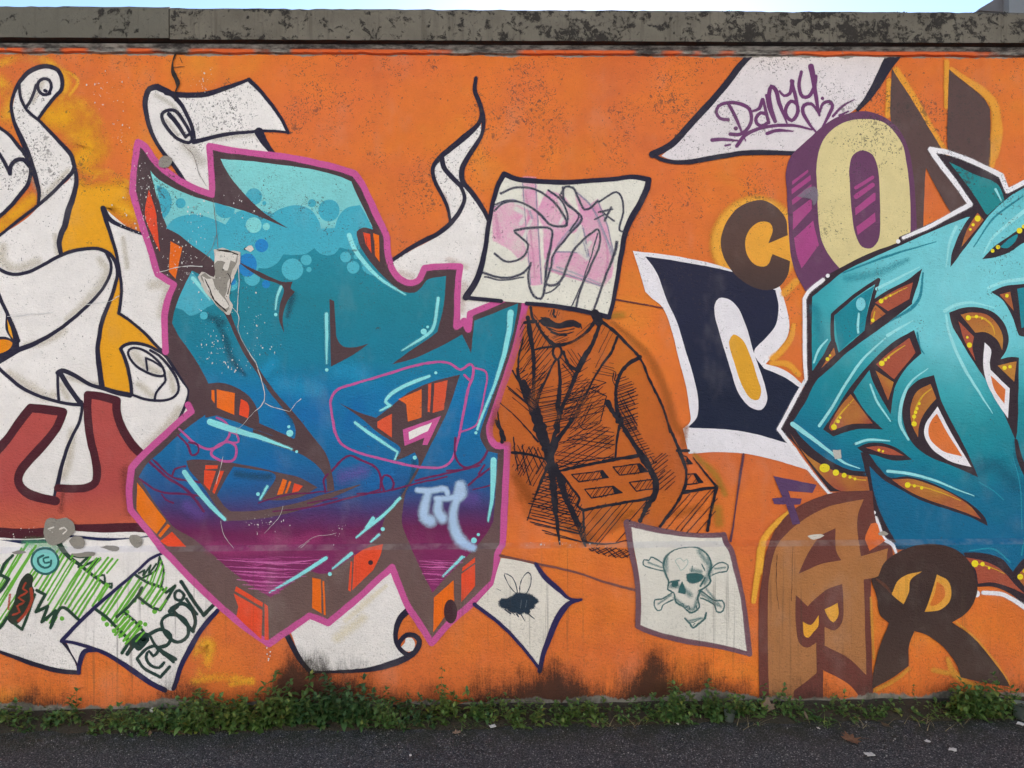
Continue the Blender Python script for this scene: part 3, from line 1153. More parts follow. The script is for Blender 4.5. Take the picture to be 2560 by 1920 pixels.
# ---- paper roll above the letter
fill('painted_paper_roll', 'A 1020,690* 1040,630 1100,620 1180,650 1350,665 1450,650 1600,600 1730,555* 1800,620 1880,720 1950,820 1990,915* 1880,905 1770,910* 1820,970 1900,1060* 1900,1100* 1500,1060* 1500,1400* 1270,1240* 1200,1140 1120,1040 1060,930 1020,800', WHITE, True,
     'white painted paper roll unrolling to the right above the turquoise letter')
strokes('airbrush_shading', [('A 1480,960 1650,940 1760,930', 70), ('A 1080,660 1180,720 1260,820', 60), ('A 1280,1000 1400,1120', 130), ('A 1150,830 1230,940', 50)], SHADE2, 1.0)
strokes('outline', [('A 1275,1255 1200,1140 1110,1030 1050,920 1015,800 1005,690 1035,615 1090,600', [30, 26, 26, 30, 36, 44]), ('A 1090,605 1180,645 1250,720 1310,830 1340,930 1345,980', [44, 26, 24]),
        ('A 1150,640 1230,655 1330,658 1430,650 1560,610 1720,552*', [40, 40, 22]), ('A 1720,552* 1800,630 1880,730 1950,830 1992,917*', [30, 26, 22]), ('A 1992,917* 1880,905 1700,915 1560,930 1450,955 1340,982', [16, 22, 32]),
        ('A 1790,912 1820,970 1870,1040 1915,1080', [60, 44, 24]), ('A 1170,790 1220,850 1285,950', [34, 22]), ('A 1290,940 1338,912', 20)], NAVY)
strokes('outline', [('A 1120,790 1150,765 1210,765 1270,840 1310,910 1330,960 1310,985 1230,960 1160,890 1125,830', 24)], NAVY, closed=True)

# ---- red bag shape
fill('painted_letter_u', 'I -60,500* 0,450 60,380 130,280 205,160* 240,160 460,180* 420,300 310,430 200,570 140,660* 200,740 380,790* 400,720* 560,725 650,690 660,600 640,450 615,250 600,60* 700,60 830,110* 830,200 890,340 990,490* 980,960* 500,985 300,1015 -60,1005*',
     paint('', key='red_bag', ramp=zramp([(960, '#B2524B'), (1220, '#B0504A'), (1300, '#C06048'), (1345, '#B85547')])), True, 'brick red painted letter U with a thick maroon outline')
MAROON = paint('#4B1A25')
strokes('outline', [('I -60,500 0,440 60,370 130,270 212,165* 330,178 438,195* 400,290 310,410 200,530 140,610 130,680 170,740 270,785 385,808', [60, 60, 58, 60, 64]), ('I 400,718 520,725 600,715 660,680 672,600 655,500 620,350 607,200 607,75* 700,85 808,115* 805,170 830,270 900,400 1000,510', [54, 58]),
        ('I -60,1020 150,1035 320,1030', 74), ('I 480,990 700,997 900,990 1020,1000', [40, 66, 60])], MAROON)
strokes('airbrush_shading', [('I 420,880 440,740', 60), ('I 860,600 880,750 900,880', 130)], paint('#5A2420', .5), 1.0)
fill('white_edge', 'I -60,1068* 150,1075 330,1062* 500,1030 800,1022 1040,1030* 1070,1090* 700,1110 -60,1120*', WHITE)
strokes('outline', [('I -60,1092 150,1090 340,1085', 26), ('I 470,1050 700,1072 900,1072 1030,1055', [16, 20, 12])], paint('#1D2348'))
CUR[0] = None

# ---- lower left papers
fill('painted_paper', 'M -60,75* 300,120 1060,60* 1150,175* 980,335 730,545 450,800* 500,880 545,1000* 400,970 200,920 0,860* -60,845*', WHITE, True, 'white painted paper at lower left with a green crocodile drawn on it')
GREEN, DKG = paint('#6DAF43'), paint('#23402F')
b = MB()
b.hatch('M 110,190 200,120 400,150 490,200 620,320 760,410 640,540 540,620 430,520 380,640 280,650 330,540 250,430 200,420 100,560 0,690 -40,700 -40,300', 58, 31, 15, .3, rough=.25)
b.hatch('M 480,190 560,200 700,200 840,235 700,330 620,320', 52, 34, 14, .3, skip=.25)
put(b, 'green_hatching', GREEN)
strokes('green_haze', [('M 190,110 330,120 420,150', 130)], paint('#5FA573', .6), 1.0)
strokes('outline', [('M -40,310 20,330 62,352* 10,430 -40,470', 22), ('M -40,360 0,320 30,250 90,190', 20), ('M 390,80 470,190 560,260 660,340 770,410', [40, 24, 20]), ('M 500,190 560,200 620,190* 545,270 690,212* 600,305 690,215', 18), ('M 650,340 720,325 725,372', 16), ('M 740,390 775,385 770,412', 14),
        ('M 255,430 312,460* 250,580* 332,540* 290,650* 385,570* 350,690* 430,550 545,632', 21), ('M 240,460 200,580 155,702* 105,665', 20), ('M -40,720 0,690 50,620', 22)], DKG)
dots('eye', 'M', [(310, 225, 96)], paint('#86CDC3'))
strokes('eye_rings', [('M 405,225 385,285 320,318 255,295 218,235 240,170 300,140 370,155', 16)], paint('#2C5F5C'), closed=True)
strokes('eye_rings', [('M 355,225 350,260 310,275 270,250 265,210 300,190', 16), ('M 340,235 310,240 300,210 335,200', 14)], paint('#2C5F5C'))
fill('arm', 'M 195,312 232,340 225,400 240,430 210,520 170,610 100,670 50,625 95,520 120,420 150,350', paint('#2B3228'))
strokes('arm_pattern', [('M 180,380 160,420 190,440 130,480 170,510 120,540 140,580 90,600', 20), ('M 215,420 220,500 170,600 130,640', 30), ('M 70,460 60,560', 22)], paint('#A8432F', .85), .6)
strokes('outline', [('M -40,835 0,855 100,890 250,945 400,985 545,1000*', [20, 30, 34, 30]), ('M 430,780* 500,870 540,950 545,1000', 24)], NAVY)

fill('painted_paper', 'M 1120,178* 1170,180* 1350,390 1540,560* 1500,570* 1400,690 1310,830 1250,950 1215,1060 1190,1125* 1110,1100 900,960 760,870 640,820 440,785* 620,640 900,370', WHITE, True, 'white painted sheet with the dark green name CRODIL written up its edge')
fill('paper_fold', 'M 460,790* 540,800 620,830* 570,850 540,940* 500,870', WHITE)
b = MB()
b.hatch('M 1000,210 940,310 1110,400 1170,430 1090,570 950,480 850,590 1000,700 900,780 690,560 920,340', 55, 33, 15, .3)
b.hatch('M 1105,210 1140,290 1115,410 1000,360 980,330 1080,290', 70, 26, 12)
b.hatch('M 830,590 1000,720 890,800 800,740', 48, 32, 17)
put(b, 'green_hatching', GREEN)
dots('green_hatching', 'M', [(930, 500, 16), (990, 515, 15), (1070, 575, 18), (880, 580, 16), (970, 655, 18), (1005, 665, 15), (720, 625, 20), (790, 710, 17), (740, 665, 16), (430, 625, 16)], GREEN)
strokes('outline', [('M 935,320 1010,370 1110,410 1150,445* 1212,400* 1110,565* 1050,545 950,470*', 20), ('M 982,412 950,470 850,580 808,612', 20), ('M 850,580 920,630 1000,725', 20), ('M 660,560 740,620 830,710 887,780 845,862', 22),
        ('M 1105,200* 1132,290 1115,405', 14), ('M 1105,200* 1080,290 985,345', 14), ('M 960,312 1000,290* 990,330 1042,258* 1030,312 1082,248', 13)], DKG)
strokes('lettering', [('M 930,790 1000,750 960,820', [70, 90, 60]), ('M 880,870 930,800', 30), ('M 950,900* 1020,830 1080,815 1095,850 1060,885 1030,850 1010,890 1040,945 1100,965 1135,930', 22), ('M 950,905 1000,970 1110,1030* 1172,960', 22),
        ('M 1030,735 1110,700 1180,740 1165,800 1090,830* 1150,870 1215,905*', 25), ('M 1035,740 1090,830 1200,925', 20), ('M 1185,560* 1335,712*', 25), ('M 1185,555 1260,520 1330,570 1352,640 1335,712', 25),
        ('M 1255,372 1330,490 1408,602* 1485,525', 25), ('M 1290,490 1362,596', 22), ('M 1175,575 1225,540', 30)], paint('#253C36'), rough=.25)
strokes('lettering', [('M 1120,640 1170,600 1250,610 1300,670 1295,750 1230,788 1150,740', 24), ('M 1275,465 1255,500 1215,490 1210,450 1240,430', 20)], paint('#253C36'), closed=True, rough=.25)
strokes('outline', [('M 1125,172 1040,213 950,297 700,510 560,640 428,780*', [18, 24, 28]), ('M 428,780* 520,795 640,830 760,882 920,985 1050,1075 1140,1118', [20, 28, 36, 36]), ('M 545,1000* 555,920 590,850 665,840', [26, 36, 30]), ('M 1505,570 1400,690 1310,840 1250,960 1220,1060 1200,1110', [30, 36, 30])], paint('#232048'))
CUR[0] = None

# ---- ribbon rising by the hooded man, and the paper behind the letter
fill('painted_ribbon', 'B 1558,845* 1550,930 1490,1030 1430,1140 1410,1220 1440,1290 1520,1370 1600,1500 F 1620,200 1600,380 1560,530 1450,730* 1500,745 1690,750* 1600,830* 1470,900* 1450,930* 1380,930* 1370,560* 1180,560* 1120,660 1050,670 965,620 920,490* 1080,400 1250,310 1330,240* B 1340,1560* 1330,1440 1270,1320 1230,1230 1240,1150 1290,1100* 1330,1050 1440,960 1520,890', WHITE, True,
     'white painted ribbon rising like smoke to a long dark tip')
strokes('airbrush_shading', [('F 1000,560 1080,590', 90), ('F 1440,640 1420,820', 90), ('F 1450,520 1330,470', 80), ('B 1330,1420 1300,1340', 40)], paint('#BCA79B', .6), 1.0)
strokes('outline', [('B 1520,540 1512,620 1545,710 1562,790 1535,860 1440,950 1330,1040 1265,1095 1225,1160 1232,1240 1270,1320 1322,1430 1342,1530 1335,1565', [26, 34, 30, 44, 36, 30, 26, 24, 18]),
        ('B 1565,780 1575,850 1560,930 1520,1005 1465,1085 1425,1170 1428,1250 1490,1330 1560,1430 1612,1530', [30, 24, 34, 36, 36, 34, 28]), ('B 1285,1095 1300,1160 1350,1220 1420,1290', [36, 30]),
        ('B 1415,1285 1443,1370 1420,1440 1340,1550 1250,1620 1160,1665 F 1050,400 935,478', [26, 34, 28])], NAVY)
CUR[0] = None

# ---- curled white paper under the points of the big letter
fill('painted_paper', 'N 240,720* 260,640* 370,560* 490,620* 700,440 850,300 945,230* 1010,400 1060,570* 990,620 965,700 965,780 1000,850 1070,890* 950,940 800,975 600,995 380,992* 300,870', WHITE, True, 'white painted paper with one curled corner under the points of the big letter')
strokes('airbrush_shading', [('N 620,640 800,480 900,400', [60, 90, 40]), ('N 560,760 740,620', 120)], paint('#D9CBA2', .5), 1.0)
strokes('outline', [('N 205,720 260,830 320,930 385,1000', [40, 40, 36, 30]), ('N 370,997 600,992 800,975 950,935 1060,885 1115,835 1130,780 1095,742 1040,738 1000,775 982,812', [18, 18, 22, 28, 40, 46, 42, 34, 30]), ('N 1052,570 1000,620 968,700 970,790 1010,850 1060,885', [46, 40, 32, 30, 30])], NAVY)
fill('paper_curl', 'N 1035,762 1078,760 1100,800 1085,845 1040,852 1005,820* 1030,790', WHITE)
CUR[0] = None

# ---- the big turquoise letter
SIL = ('A 955,985* 1000,1010 1070,1110 1170,1200 1300,1280 1420,1330 1470,1345* 1462,1200 1448,1010* 1600,1040 1800,1065 2000,1090 2150,1120 B 560,1160 680,1200* 720,1250 780,1370 850,1520 905,1640 '
       'F 908,370 915,440 940,530 990,595 1060,628 1120,612 1150,560 1165,525* 1280,515 1412,515* 1398,620 1392,760 1388,930* 1440,890* 1468,950* 1480,840* 1600,790 1750,720 1872,640* 1865,750 1840,880 1800,1060 1740,1250 1680,1420 1630,1580 '
       'J 1615,300 1625,380 1665,425 1740,420* 1730,600 1720,800 1710,1000 1705,1110* 1670,1170 1660,1300 1640,1370* 1500,1510 1350,1640 N 1215,795* 1130,660 1050,540 990,400 940,270* 850,350 700,490 500,655* 370,605* 250,690 90,800* '
       'M 1700,690 1500,520 1300,330 1150,170* I 1130,1150 1060,1060 980,960 905,870* 895,750 910,580* 980,500 1100,390 1250,250 1325,190* ')
SIL2 = 'E 1300,1470* 1310,1370* 1250,1270 1145,1105* '
SIL3 = 'E 1145,1105* 1140,950 1140,850 1165,730 1205,640* 1090,570* 1040,400 990,250 950,120 A 918,1330* 930,1150 955,985*'
fill('painted_letter', SIL + SIL2 + SIL3[:-len('A 918,1330* 930,1150 955,985*')] + 'A 918,1330* 930,1150', BROWN, True, 'huge turquoise and purple graffiti letter with brown shading and a pink outline')
strokes('pink_outline', [(SIL + 'E 1300,1472', 44), (SIL3, 44)], PINK, amp=1.0)
BODY = paint('', key='letter_fade', ramp=zramp([(420, '#86CFCB'), (560, '#7FC6C6'), (600, '#2F8A9A'), (760, '#27808F'), (900, '#217C95'), (985, '#1C74A4'), (1150, '#1E6798'), (1225, '#2A5488'), (1275, '#4B3566'), (1320, '#6B2450'), (1365, '#7C2C58'), (1420, '#7A2A5A'), (1480, '#8A3468'), (1530, '#7A2450')], .05))
fill('letter_fill', 'A 1040,1180* 1090,1235 1180,1290 1320,1352 1480,1400 1700,1462 1850,1522 1995,1582* 1800,1450 1690,1340 1590,1220 1525,1100* 1700,1112 1900,1135 2150,1170 B 560,1215 660,1255* 690,1330 750,1450 805,1570* F 730,245 697,275 710,350 760,440 830,530 910,610 1000,680 1060,698 1110,690 1150,650 1180,610 1315,580* 1308,680 1295,800 1255,965* 1190,1015 1050,1110 940,1192* 1100,1148 1300,1055 1425,985* 1488,1112* 1498,990 1510,890* 1650,835 1812,770* 1800,860 1770,1000 1700,1230 1640,1400 1580,1570 '
     'J 1560,300 1550,370 1580,430 1600,465* 1672,480* 1662,620 1652,800 1640,950* 1590,1040 1450,1200 1300,1350 1220,1440* 1130,1260 1060,1100 1010,960 1020,830* 1000,790* 900,900 870,1050* 660,1200 500,1305 440,1310 370,1290* 100,1475* '
     'I 1750,1400 1600,1290 1450,1160 1330,1065 1200,985 1080,830 960,640* 1010,560 1120,460 1260,330 1430,205* 1500,213* E 1440,1320* 1400,1240 1320,1110 1240,1000 1190,905* 1205,830 1240,730 1290,620 1328,545* 1450,600* 1330,370* 1230,290 1160,255* 1130,170 1085,10 A 1090,1380 1060,1260', BODY)
strokes('sprayed_fade', [('F 560,1240 640,1230 720,1260', 220), ('F 120,1180 60,1240', 160), ('J 160,0 420,40', 200)], paint('#2C93BB', .55), 1.0)
strokes('sprayed_fade', [('F 200,1560 400,1540', 300), ('F 700,1480 640,1600', 200), ('I 1300,640 1500,640 1900,560', 260), ('J 800,700 900,620', 200), ('F 1500,1500 1420,1659', 160)], paint('#1769A6', .6), 1.0)
strokes('sprayed_fade', [('E 1500,900 1560,1010 1600,1150 1700,1270', [60, 90, 100, 40]), ('E 1440,860 1540,900', 90), ('F 250,720 220,860', [120, 50]), ('J 1090,540 1080,640 1010,760', 60), ('I 1640,620 1780,640 1860,640', 90), ('J 170,120 260,260', 70)], paint('#183A4A', .6), 1.0)
strokes('sprayed_fade', [('J 600,640 740,600', 160), ('J 1500,790 1400,760', 200), ('I 1300,840 1380,900', 150), ('J 250,870 450,830', [70, 50])], paint('#6D4E96', .5), 1.0)
strokes('sprayed_fade', [('J 60,1060 260,1100 420,1060', 150), ('I 1450,1130 1640,1150 1900,1120', 130)], paint('#A04070', .5), 1.0)
# bubbles
MID, LT, BLU = paint('', key='bubble_mid', ramp=zramp([(450, '#4BA7B7'), (560, '#4AA9BB'), (690, '#52AEBE'), (790, '#4FA9BA')])), paint('#86D2CF'), paint('#2E83BE')
fill('bubble_band', 'E 1150,250* 1200,190 1330,155 1450,180 1560,225* 1620,150 1750,118 1880,150* 1950,112 2060,92 2150,125 2212,215 F 450,256* 545,250* 570,170 630,110 720,90* 760,160 810,262* 740,245 697,275 710,350 720,395* 660,400 580,385* 540,430 490,440 440,425 405,388* 350,425 280,437 190,430* 150,490 80,528 20,525* E 1750,600 1700,600 1640,500* 1490,480* 1330,370 1230,290', MID)
fill('bubble', 'A 1085,1280* 1150,1310 1190,1390 1170,1470 1130,1515* 1105,1400', MID)
fill('bubble', 'A 1485,1400* 1560,1425 1625,1445* 1610,1490 1550,1510 1500,1480', MID)
for tl, x, y, r in (('A', 1250, 1405, 35), ('A', 1755, 1360, 57), ('A', 1828, 1405, 14), ('A', 2157, 1405, 28), ('B', 505, 1455, 75)):
    dots('bubble', tl, [(x, y, r)], MID)
fill('bubble', 'E 1328,545* 1400,640 1490,760 1430,800 1370,840 1310,855 1270,820 1215,800* 1240,730 1290,620', MID)
fill('bubble', 'F 725,480* 740,540 790,575 832,580* 770,520', MID)
for tl, x, y, r in (('F', 253, 535, 75), ('F', 348, 470, 38), ('F', 367, 537, 18), ('F', 620, 450, 37), ('F', 673, 522, 43), ('F', 692, 447, 17), ('E', 1410, 855, 27), ('E', 1745, 595, 54), ('E', 1600, 640, 45)):
    dots('bubble', tl, [(x, y, r)], paint('#57B3C1'))
for x, y, r in ((1755, 230, 55), (1842, 240, 25)):
    dots('bubble', 'E', [(x, y, r)], LT)
for x, y, r, q in ((1810, 370, 46, 46), (1712, 505, 66, 80), (1840, 638, 28, 28), (1602, 615, 30, 30)):
    dots('bubble', 'E', [(x, y, r, q)], BLU)
# brown inner lines and insets
fill('brown_shading', 'A 1515,1090* 1590,1220 1690,1340 1800,1450 1995,1582* 1850,1522 1700,1462 1480,1395*', BROWN)
fill('brown_shading', 'E 1160,255* 1230,290 1330,370 1420,430 1500,500* 1500,600 1570,720* 1592,820 1650,980 1725,1120 1810,1250 1910,1390 2020,1510 2125,1640* 2080,1640* 1960,1500 1860,1370 1770,1240 1690,1120 1620,980 1560,850 1470,720 1400,600 1290,470* 1200,380*', BROWN)
fill('brown_shading', 'E 1640,480* 1800,555 1950,620 2025,620* 2010,665 2040,690* 1985,760 1955,860 1965,975* 1930,880 1935,780 1960,665 1800,590 1680,510', BROWN)
fill('brown_shading', 'F 510,740* 540,755* 550,900 560,1010 600,1065 670,1075 780,1048* 680,1120 590,1170 518,1207*', BROWN)
fill('brown_shading', 'J 60,10* 160,100 260,205 400,370 480,475 520,590 545,735* 495,748* 480,640 420,560 300,480 120,420 -20,350* -20,310* 245,405* 270,370 275,320 250,240 200,170 130,100', BROWN)
fill('brown_shading', 'E 1425,1325* 1540,1320 1640,1355 1720,1410 1775,1490 1792,1570 1785,1650* 1650,1595 1500,1545* 1420,1560*', BROWN)
strokes('brown_shading', [('I 1720,262 1800,300 1900,340 2035,400', [50, 36]), ('I 1570,915 1770,905 J 150,880 330,835 500,775 720,695', [60, 58, 50, 6])], BROWN)
fill('brown_shading', 'I 1290,530* 1340,522 1500,530 1700,560 1900,605 2080,650 2195,715* 2090,775 1960,803 1810,800* 1905,630 1750,590 1615,570* 1560,660 1500,770* 1560,850 1600,880* 1750,880 1900,855* 1900,905 1750,935 1590,942* 1500,850 1400,700 1310,590', BROWN)
fill('brown_shading', 'J 575,130* 700,190 830,235* 940,150 1010,90 1120,25 1250,-25 1410,-65* 1380,30 1310,220 1200,440 1100,640 1040,740 1015,850 1005,970* 860,1065* 890,930 1000,780 1070,660 1125,540 1100,470* 1040,500 955,535* 1000,450 850,340 720,230', BROWN)
# orange and red flashes
R1, R2, R3 = paint('#E25336'), paint('#E8712F'), paint('#D65A3E')
for s, mt in (('A 1030,1310* 1060,1400 1085,1500 E 1085,200 1107,415* 1050,290 1005,160', R1), ('E 1180,340* 1262,385* 1215,600* 1168,550*', R2),
              ('E 1465,1370* 1485,1370* 1485,1460* 1462,1430*', R2), ('E 1500,1365* 1625,1390* 1620,1540* 1500,1490*', R2), ('E 1665,1430* 1710,1455 1725,1500 1715,1565* 1655,1540*', R1),
              ('I 950,680* 1040,800 1150,945* 1085,1035* 1010,960 945,870*', paint('#E87A2B')), ('I 1190,1020* 1290,1125* 1160,1120* 1110,1085*', R1), ('I 1160,965* 1180,980* 1110,1060* 1095,1045*', R2),
              ('I 1415,595* 1495,600* 1450,735* 1410,690*', R1), ('I 1420,560* 1510,562* 1505,585* 1420,590*', R1), ('I 1520,600* 1550,600* 1485,760* 1470,745*', R1),
              ('I 1955,655* 1985,665* 1955,760* 1915,765*', R2), ('I 2000,670* 2015,675* 1985,755* 1970,757*', R2), ('I 2035,685* 2095,705* 2065,740* 2020,750*', R1),
              ('M 1615,450* 1815,565* 1810,770* 1635,610* 1650,540*', R1), ('M 1635,402* 1820,515* 1815,545* 1625,435*', R1), ('M 1830,520* 1855,540* 1860,775* 1830,770*', R1),
              ('N 390,340* 450,355* 455,590* 390,550*', R2), ('N 460,365* 472,365* 484,600* 470,600*', R2), ('N 680,190* 760,140 880,110* 860,190 810,290* 665,430*', R1), ('N 655,230* 668,230* 655,440* 637,430*', R1),
              ('N 1230,480* 1365,360* 1370,500* 1300,620* 1225,720*', R2), ('N 1420,315* 1515,250* 1515,400* 1420,510*', R1), ('N 1430,270* 1515,200* 1515,235* 1425,300*', R1),
              ('J 985,105* 1145,35* 1145,230* 1050,260* 1040,140*', paint('#DE6B3A')), ('J 1190,2* 1212,-5* 1202,195* 1187,192*', R3), ('F 1235,1322* 1325,1300* 1298,1505* 1222,1525*', R3), ('J 840,260* 940,205* 940,370* 840,300*', R3),
              ('F 742,280* 790,290* 800,425* 760,360*', R1), ('F 812,285* 852,300* 855,485* 825,440*', R2)):
    fill('orange_flash', s, mt)
dots('brown_dot', 'N', [(1345, 575, 46, 82), (793, 238, 17)], paint('#43292F'))
fill('pink_notch', 'J 1015,315* 1280,220* 1185,422* 1150,422* 1165,372* 1028,428*', PINK)
fill('white_notch', 'J 1055,330* 1218,265* 1187,325* 1060,387*', WHITE)
# fine pink and maroon lines
PLINE, MLINE = paint('#B85A93'), paint('#6A2450')
strokes('pink_line', [('F 545,1659 520,1500 516,1440 560,1370 700,1320 900,1260 1100,1200 1250,1175 1340,1185 1415,1228 1480,1190 1500,1205 1495,1290 1470,1350 1440,1500 J 1410,330 1385,430 1350,530 1290,572 1150,575 900,525 700,470 590,410 545,320 535,250', 17), ('F 1440,1265 1480,1300', 16),
        ('F 1505,1215 1590,1245 1575,1420 1535,1590 J 1515,290 1405,335', 13)], PLINE, rough=.3)
strokes('maroon_line', [('J 525,600 600,520 650,495 740,530 830,580 862,640 860,735', 15), ('J 885,740 868,670 890,630 930,640 952,690 940,735', 15), ('J 1380,370 1378,500 1440,577 1550,540 1600,465', 15), ('J 1100,668 1300,622 1550,560', 14), ('J 480,745 470,660 500,620', 14), ('J 1540,620 1580,560', 14),
        ('I 1230,350 1300,420 1330,492 1372,470 1370,420 1310,400', 14), ('I 1040,540 1150,640 1300,740 1410,880', 18), ('I 1060,520 1190,640 1380,680', 14), ('I 960,650 1100,740 1300,760 1420,780', 14), ('I 1190,640 1210,590 1280,570', 13), ('I 1120,760 1150,800 1200,820', 12),
        ('J 20,820 200,770 500,740', 10), ('J 700,760 900,740 1100,690 1320,640', 12), ('J 1320,600 1480,580 1560,540', 13), ('J 1470,700 1540,640 1620,580', 14), ('J 120,880 380,850 640,790 860,730', 12), ('J 1500,730 1620,700', 10), ('J 360,820 560,790', 10)], MLINE, rough=.4, amp=1.6)
strokes('pink_line', [('I 1240,310 1300,365 1350,410 1450,450 1560,395 1592,330 1560,265 1500,232', [14, 18, 14]), ('I 1590,330 1640,350 1650,400 1610,405', 14)], PLINE)
strokes('pink_line', [('I 1460,480 1500,430 1580,400 1630,430 1632,500 1605,532 1520,525', 17)], PLINE, closed=True)
b = MB()
rr = random.Random(4)
for s in ('I 1500,1210 1800,1230 2150,1240', 'I 1560,1260 1900,1275 2150,1290', 'I 1620,1310 1850,1330 2120,1330', 'I 1640,1350 1900,1370 2040,1365', 'I 1720,1410 1900,1430', 'I 1680,1385 1960,1395', 'J 1130,1225 1300,1235 1430,1235', 'J 1130,1260 1380,1270', 'J 1150,1310 1330,1320', 'J 1170,1350 1290,1350', 'I 1600,1290 1980,1310', 'J 0,1230 200,1240 440,1210'):
    b.stroke(s, [rr.uniform(3, 8), rr.uniform(14, 26), 4], soft=.8, rough=.6, amp=1.5)
put(b, 'pink_streaks', paint('#D274AB', .9, .7))
b = MB()
for i in range(34):
    y0 = rr.uniform(1190, 1440)
    x0 = rr.uniform(1480 + (y0 - 1190) * 1.1, 1900)
    x1 = min(x0 + rr.uniform(120, 420), 2160 - (y0 - 1190) * .9)
    if x1 - x0 > 40:
        b.stroke('I %d,%d %d,%d %d,%d' % (x0, y0, (x0 + x1) / 2, y0 + rr.uniform(2, 14), x1, y0 + rr.uniform(-6, 14)), [2, rr.uniform(5, 16), 2], soft=.8, rough=.7, amp=1.5)
for i in range(12):
    y0 = rr.uniform(1215, 1400)
    b.stroke('J %d,%d %d,%d' % (1125 + (y0 - 1215) * .45, y0, 1425 - (y0 - 1215) * .95, y0 + 6), [3, 10, 3], soft=.8, rough=.7, amp=1.5)
put(b, 'pink_streaks', paint('#B8558F', .8, .7))
# cyan gleams
strokes('gleam', [('F 645,300 680,390 760,500 860,600 1030,710', [34, 30, 24, 18, 6]), ('F 1260,735 1245,850 1220,950 1150,1010 1010,1095', [20, 20, 22, 16, 5]), ('F 488,845 490,1000 490,1185', [22, 20, 8]), ('F 172,657 150,720 135,810', [20, 14, 8]), ('F 1760,835 1750,950 1720,1100 1650,1330 1570,1530 1530,1640 J 1530,315', [42, 34, 26, 18, 16, 14]),
        ('F 1200,1272 1050,1330 930,1400 897,1450 930,1475* 860,1512', [18, 24, 24, 20, 10]), ('J 685,268 800,350 980,470* 960,520', [18, 22, 18, 10]), ('J 1642,525 1640,640 1630,800 1605,945', [40, 36, 26, 10]), ('J 995,790 900,890 790,980 695,1060', [20, 20, 22, 10]), ('J 810,930 760,990', [26, 10]), ('J 850,1040 795,1090', [18, 10]),
        ('J 660,1172 530,1275', [24, 10]), ('J 485,1202 300,1320 95,1440', [26, 22, 10]), ('J 1425,1195 1295,1325', [20, 12]), ('I 1455,260 1600,310 1800,370 2020,450', [46, 42, 26, 8]), ('I 1278,610 1350,710 1450,830 1555,935', [34, 38, 32, 22]), ('I 1850,705 1800,795', [16, 10]), ('E 1335,597 1380,650 1455,745', [26, 22, 8])], CYAN)
for tl, l in (('F', [(1160, 965, 21), (1187, 933, 10), (490, 1230, 12), (138, 848, 12), (1243, 1250, 11)]), ('J', [(1098, 508, 14), (1520, 337, 11), (877, 1002, 14), (512, 1312, 14), (1507, 1080, 20), (1537, 1040, 11), (1440, 1195, 6)]),
              ('I', [(2052, 467, 10), (2005, 340, 24), (1998, 295, 11), (1785, 760, 13)])):
    dots('gleam_dots', tl, l, CYAN)
# sprayed tag
strokes('sprayed_tag', [('J 1115,732 1200,737 1310,727 1325,760', [60, 60, 70, 56]), ('J 1190,755 1165,850 1165,920 1205,945', [80, 96, 110, 130]), ('J 1245,792 1330,790 1400,775', [60, 60, 70]), ('J 1265,800 1258,880 1290,925', [84, 104, 120]), ('J 1405,695 1385,800 1362,900 1380,1020 1430,1095 1500,1130', [84, 84, 90, 110, 116, 80]), ('J 1415,700 1420,760 1390,800', [110, 116, 80])],
        paint('#B4CDE6', .97), .75, label='pale blue sprayed letters TH')
CUR[0] = None

# ---- sheet with the purple name
DNAVY = paint('#282534')
fill('painted_paper', 'C 1690,350* D 1290,350* 1230,440 1150,600 1070,740* 900,850 640,1055* 500,1045 300,1062 C 1650,1060 1400,1090 1250,1105 1100,1105 1030,1080* 1110,1010 1250,860 1450,640 1600,450', paint('#E2D9D6'), True, 'white painted banner at the top with the purple name DANDY')
strokes('outline', [('C 1695,345 1600,430 1450,620 1250,840 1100,1000 970,1070*', [40, 44, 46, 46, 50]), ('C 970,1070* 1050,1110 1200,1122 1400,1090 1600,1060 1750,1055 1970,1062', [24, 34, 36, 30]), ('D 1320,372 1270,440 1200,570 1130,680 1062,758', [90, 80, 60, 46, 26])], DNAVY)
PURP = paint('#6C3C66')
strokes('lettering', [('D 165,830 110,820 85,780 100,735 170,712 250,720 310,755 325,830 300,890 250,930 180,930', [22, 26, 24]), ('D 165,715 220,820 285,975', [22, 24, 8]), ('D 335,770 380,752 400,690', [14, 24, 20]), ('D 425,790 390,782 357,820 362,855 400,872 440,850', 24), ('D 405,690 425,770 445,850', 22),
        ('D 430,660 445,740 490,840', [20, 28]), ('D 490,840 460,740 447,650 465,598 490,620 520,720 572,857', [20, 26, 30, 28, 10]), ('D 520,632 550,665 590,648 610,565', [14, 26, 28]), ('D 602,560 625,650 655,775', [26, 28, 14]),
        ('D 670,500 655,600 680,672 720,670 760,600 770,530', [22, 26, 26]), ('D 738,462 755,560 780,720 795,800', [40, 36, 26, 16]), ('D 795,790 740,720 690,730 680,770 720,850 772,915', [14, 24, 24, 12]), ('D 795,785 820,720 860,705 885,730 860,800 810,892', [14, 24, 26, 12]),
        ('D 890,805 950,740 1035,690', [18, 16, 6]), ('D 935,800 995,772', [16, 10]), ('D 225,1012 280,940 380,890 500,870 620,870 745,897', [26, 24, 24, 12]), ('D 435,925 500,905 612,910', [26, 22, 8]), ('D 55,970 130,965 235,975', [26, 22, 10]), ('D 145,1008 178,1002', 14)], PURP)
strokes('lettering', [('D 562,755 600,702 640,722 642,790 605,835 568,805', 25)], PURP, closed=True)
dots('lettering', 'D', [(218, 890, 15), (816, 682, 12)], PURP)
CUR[0] = None

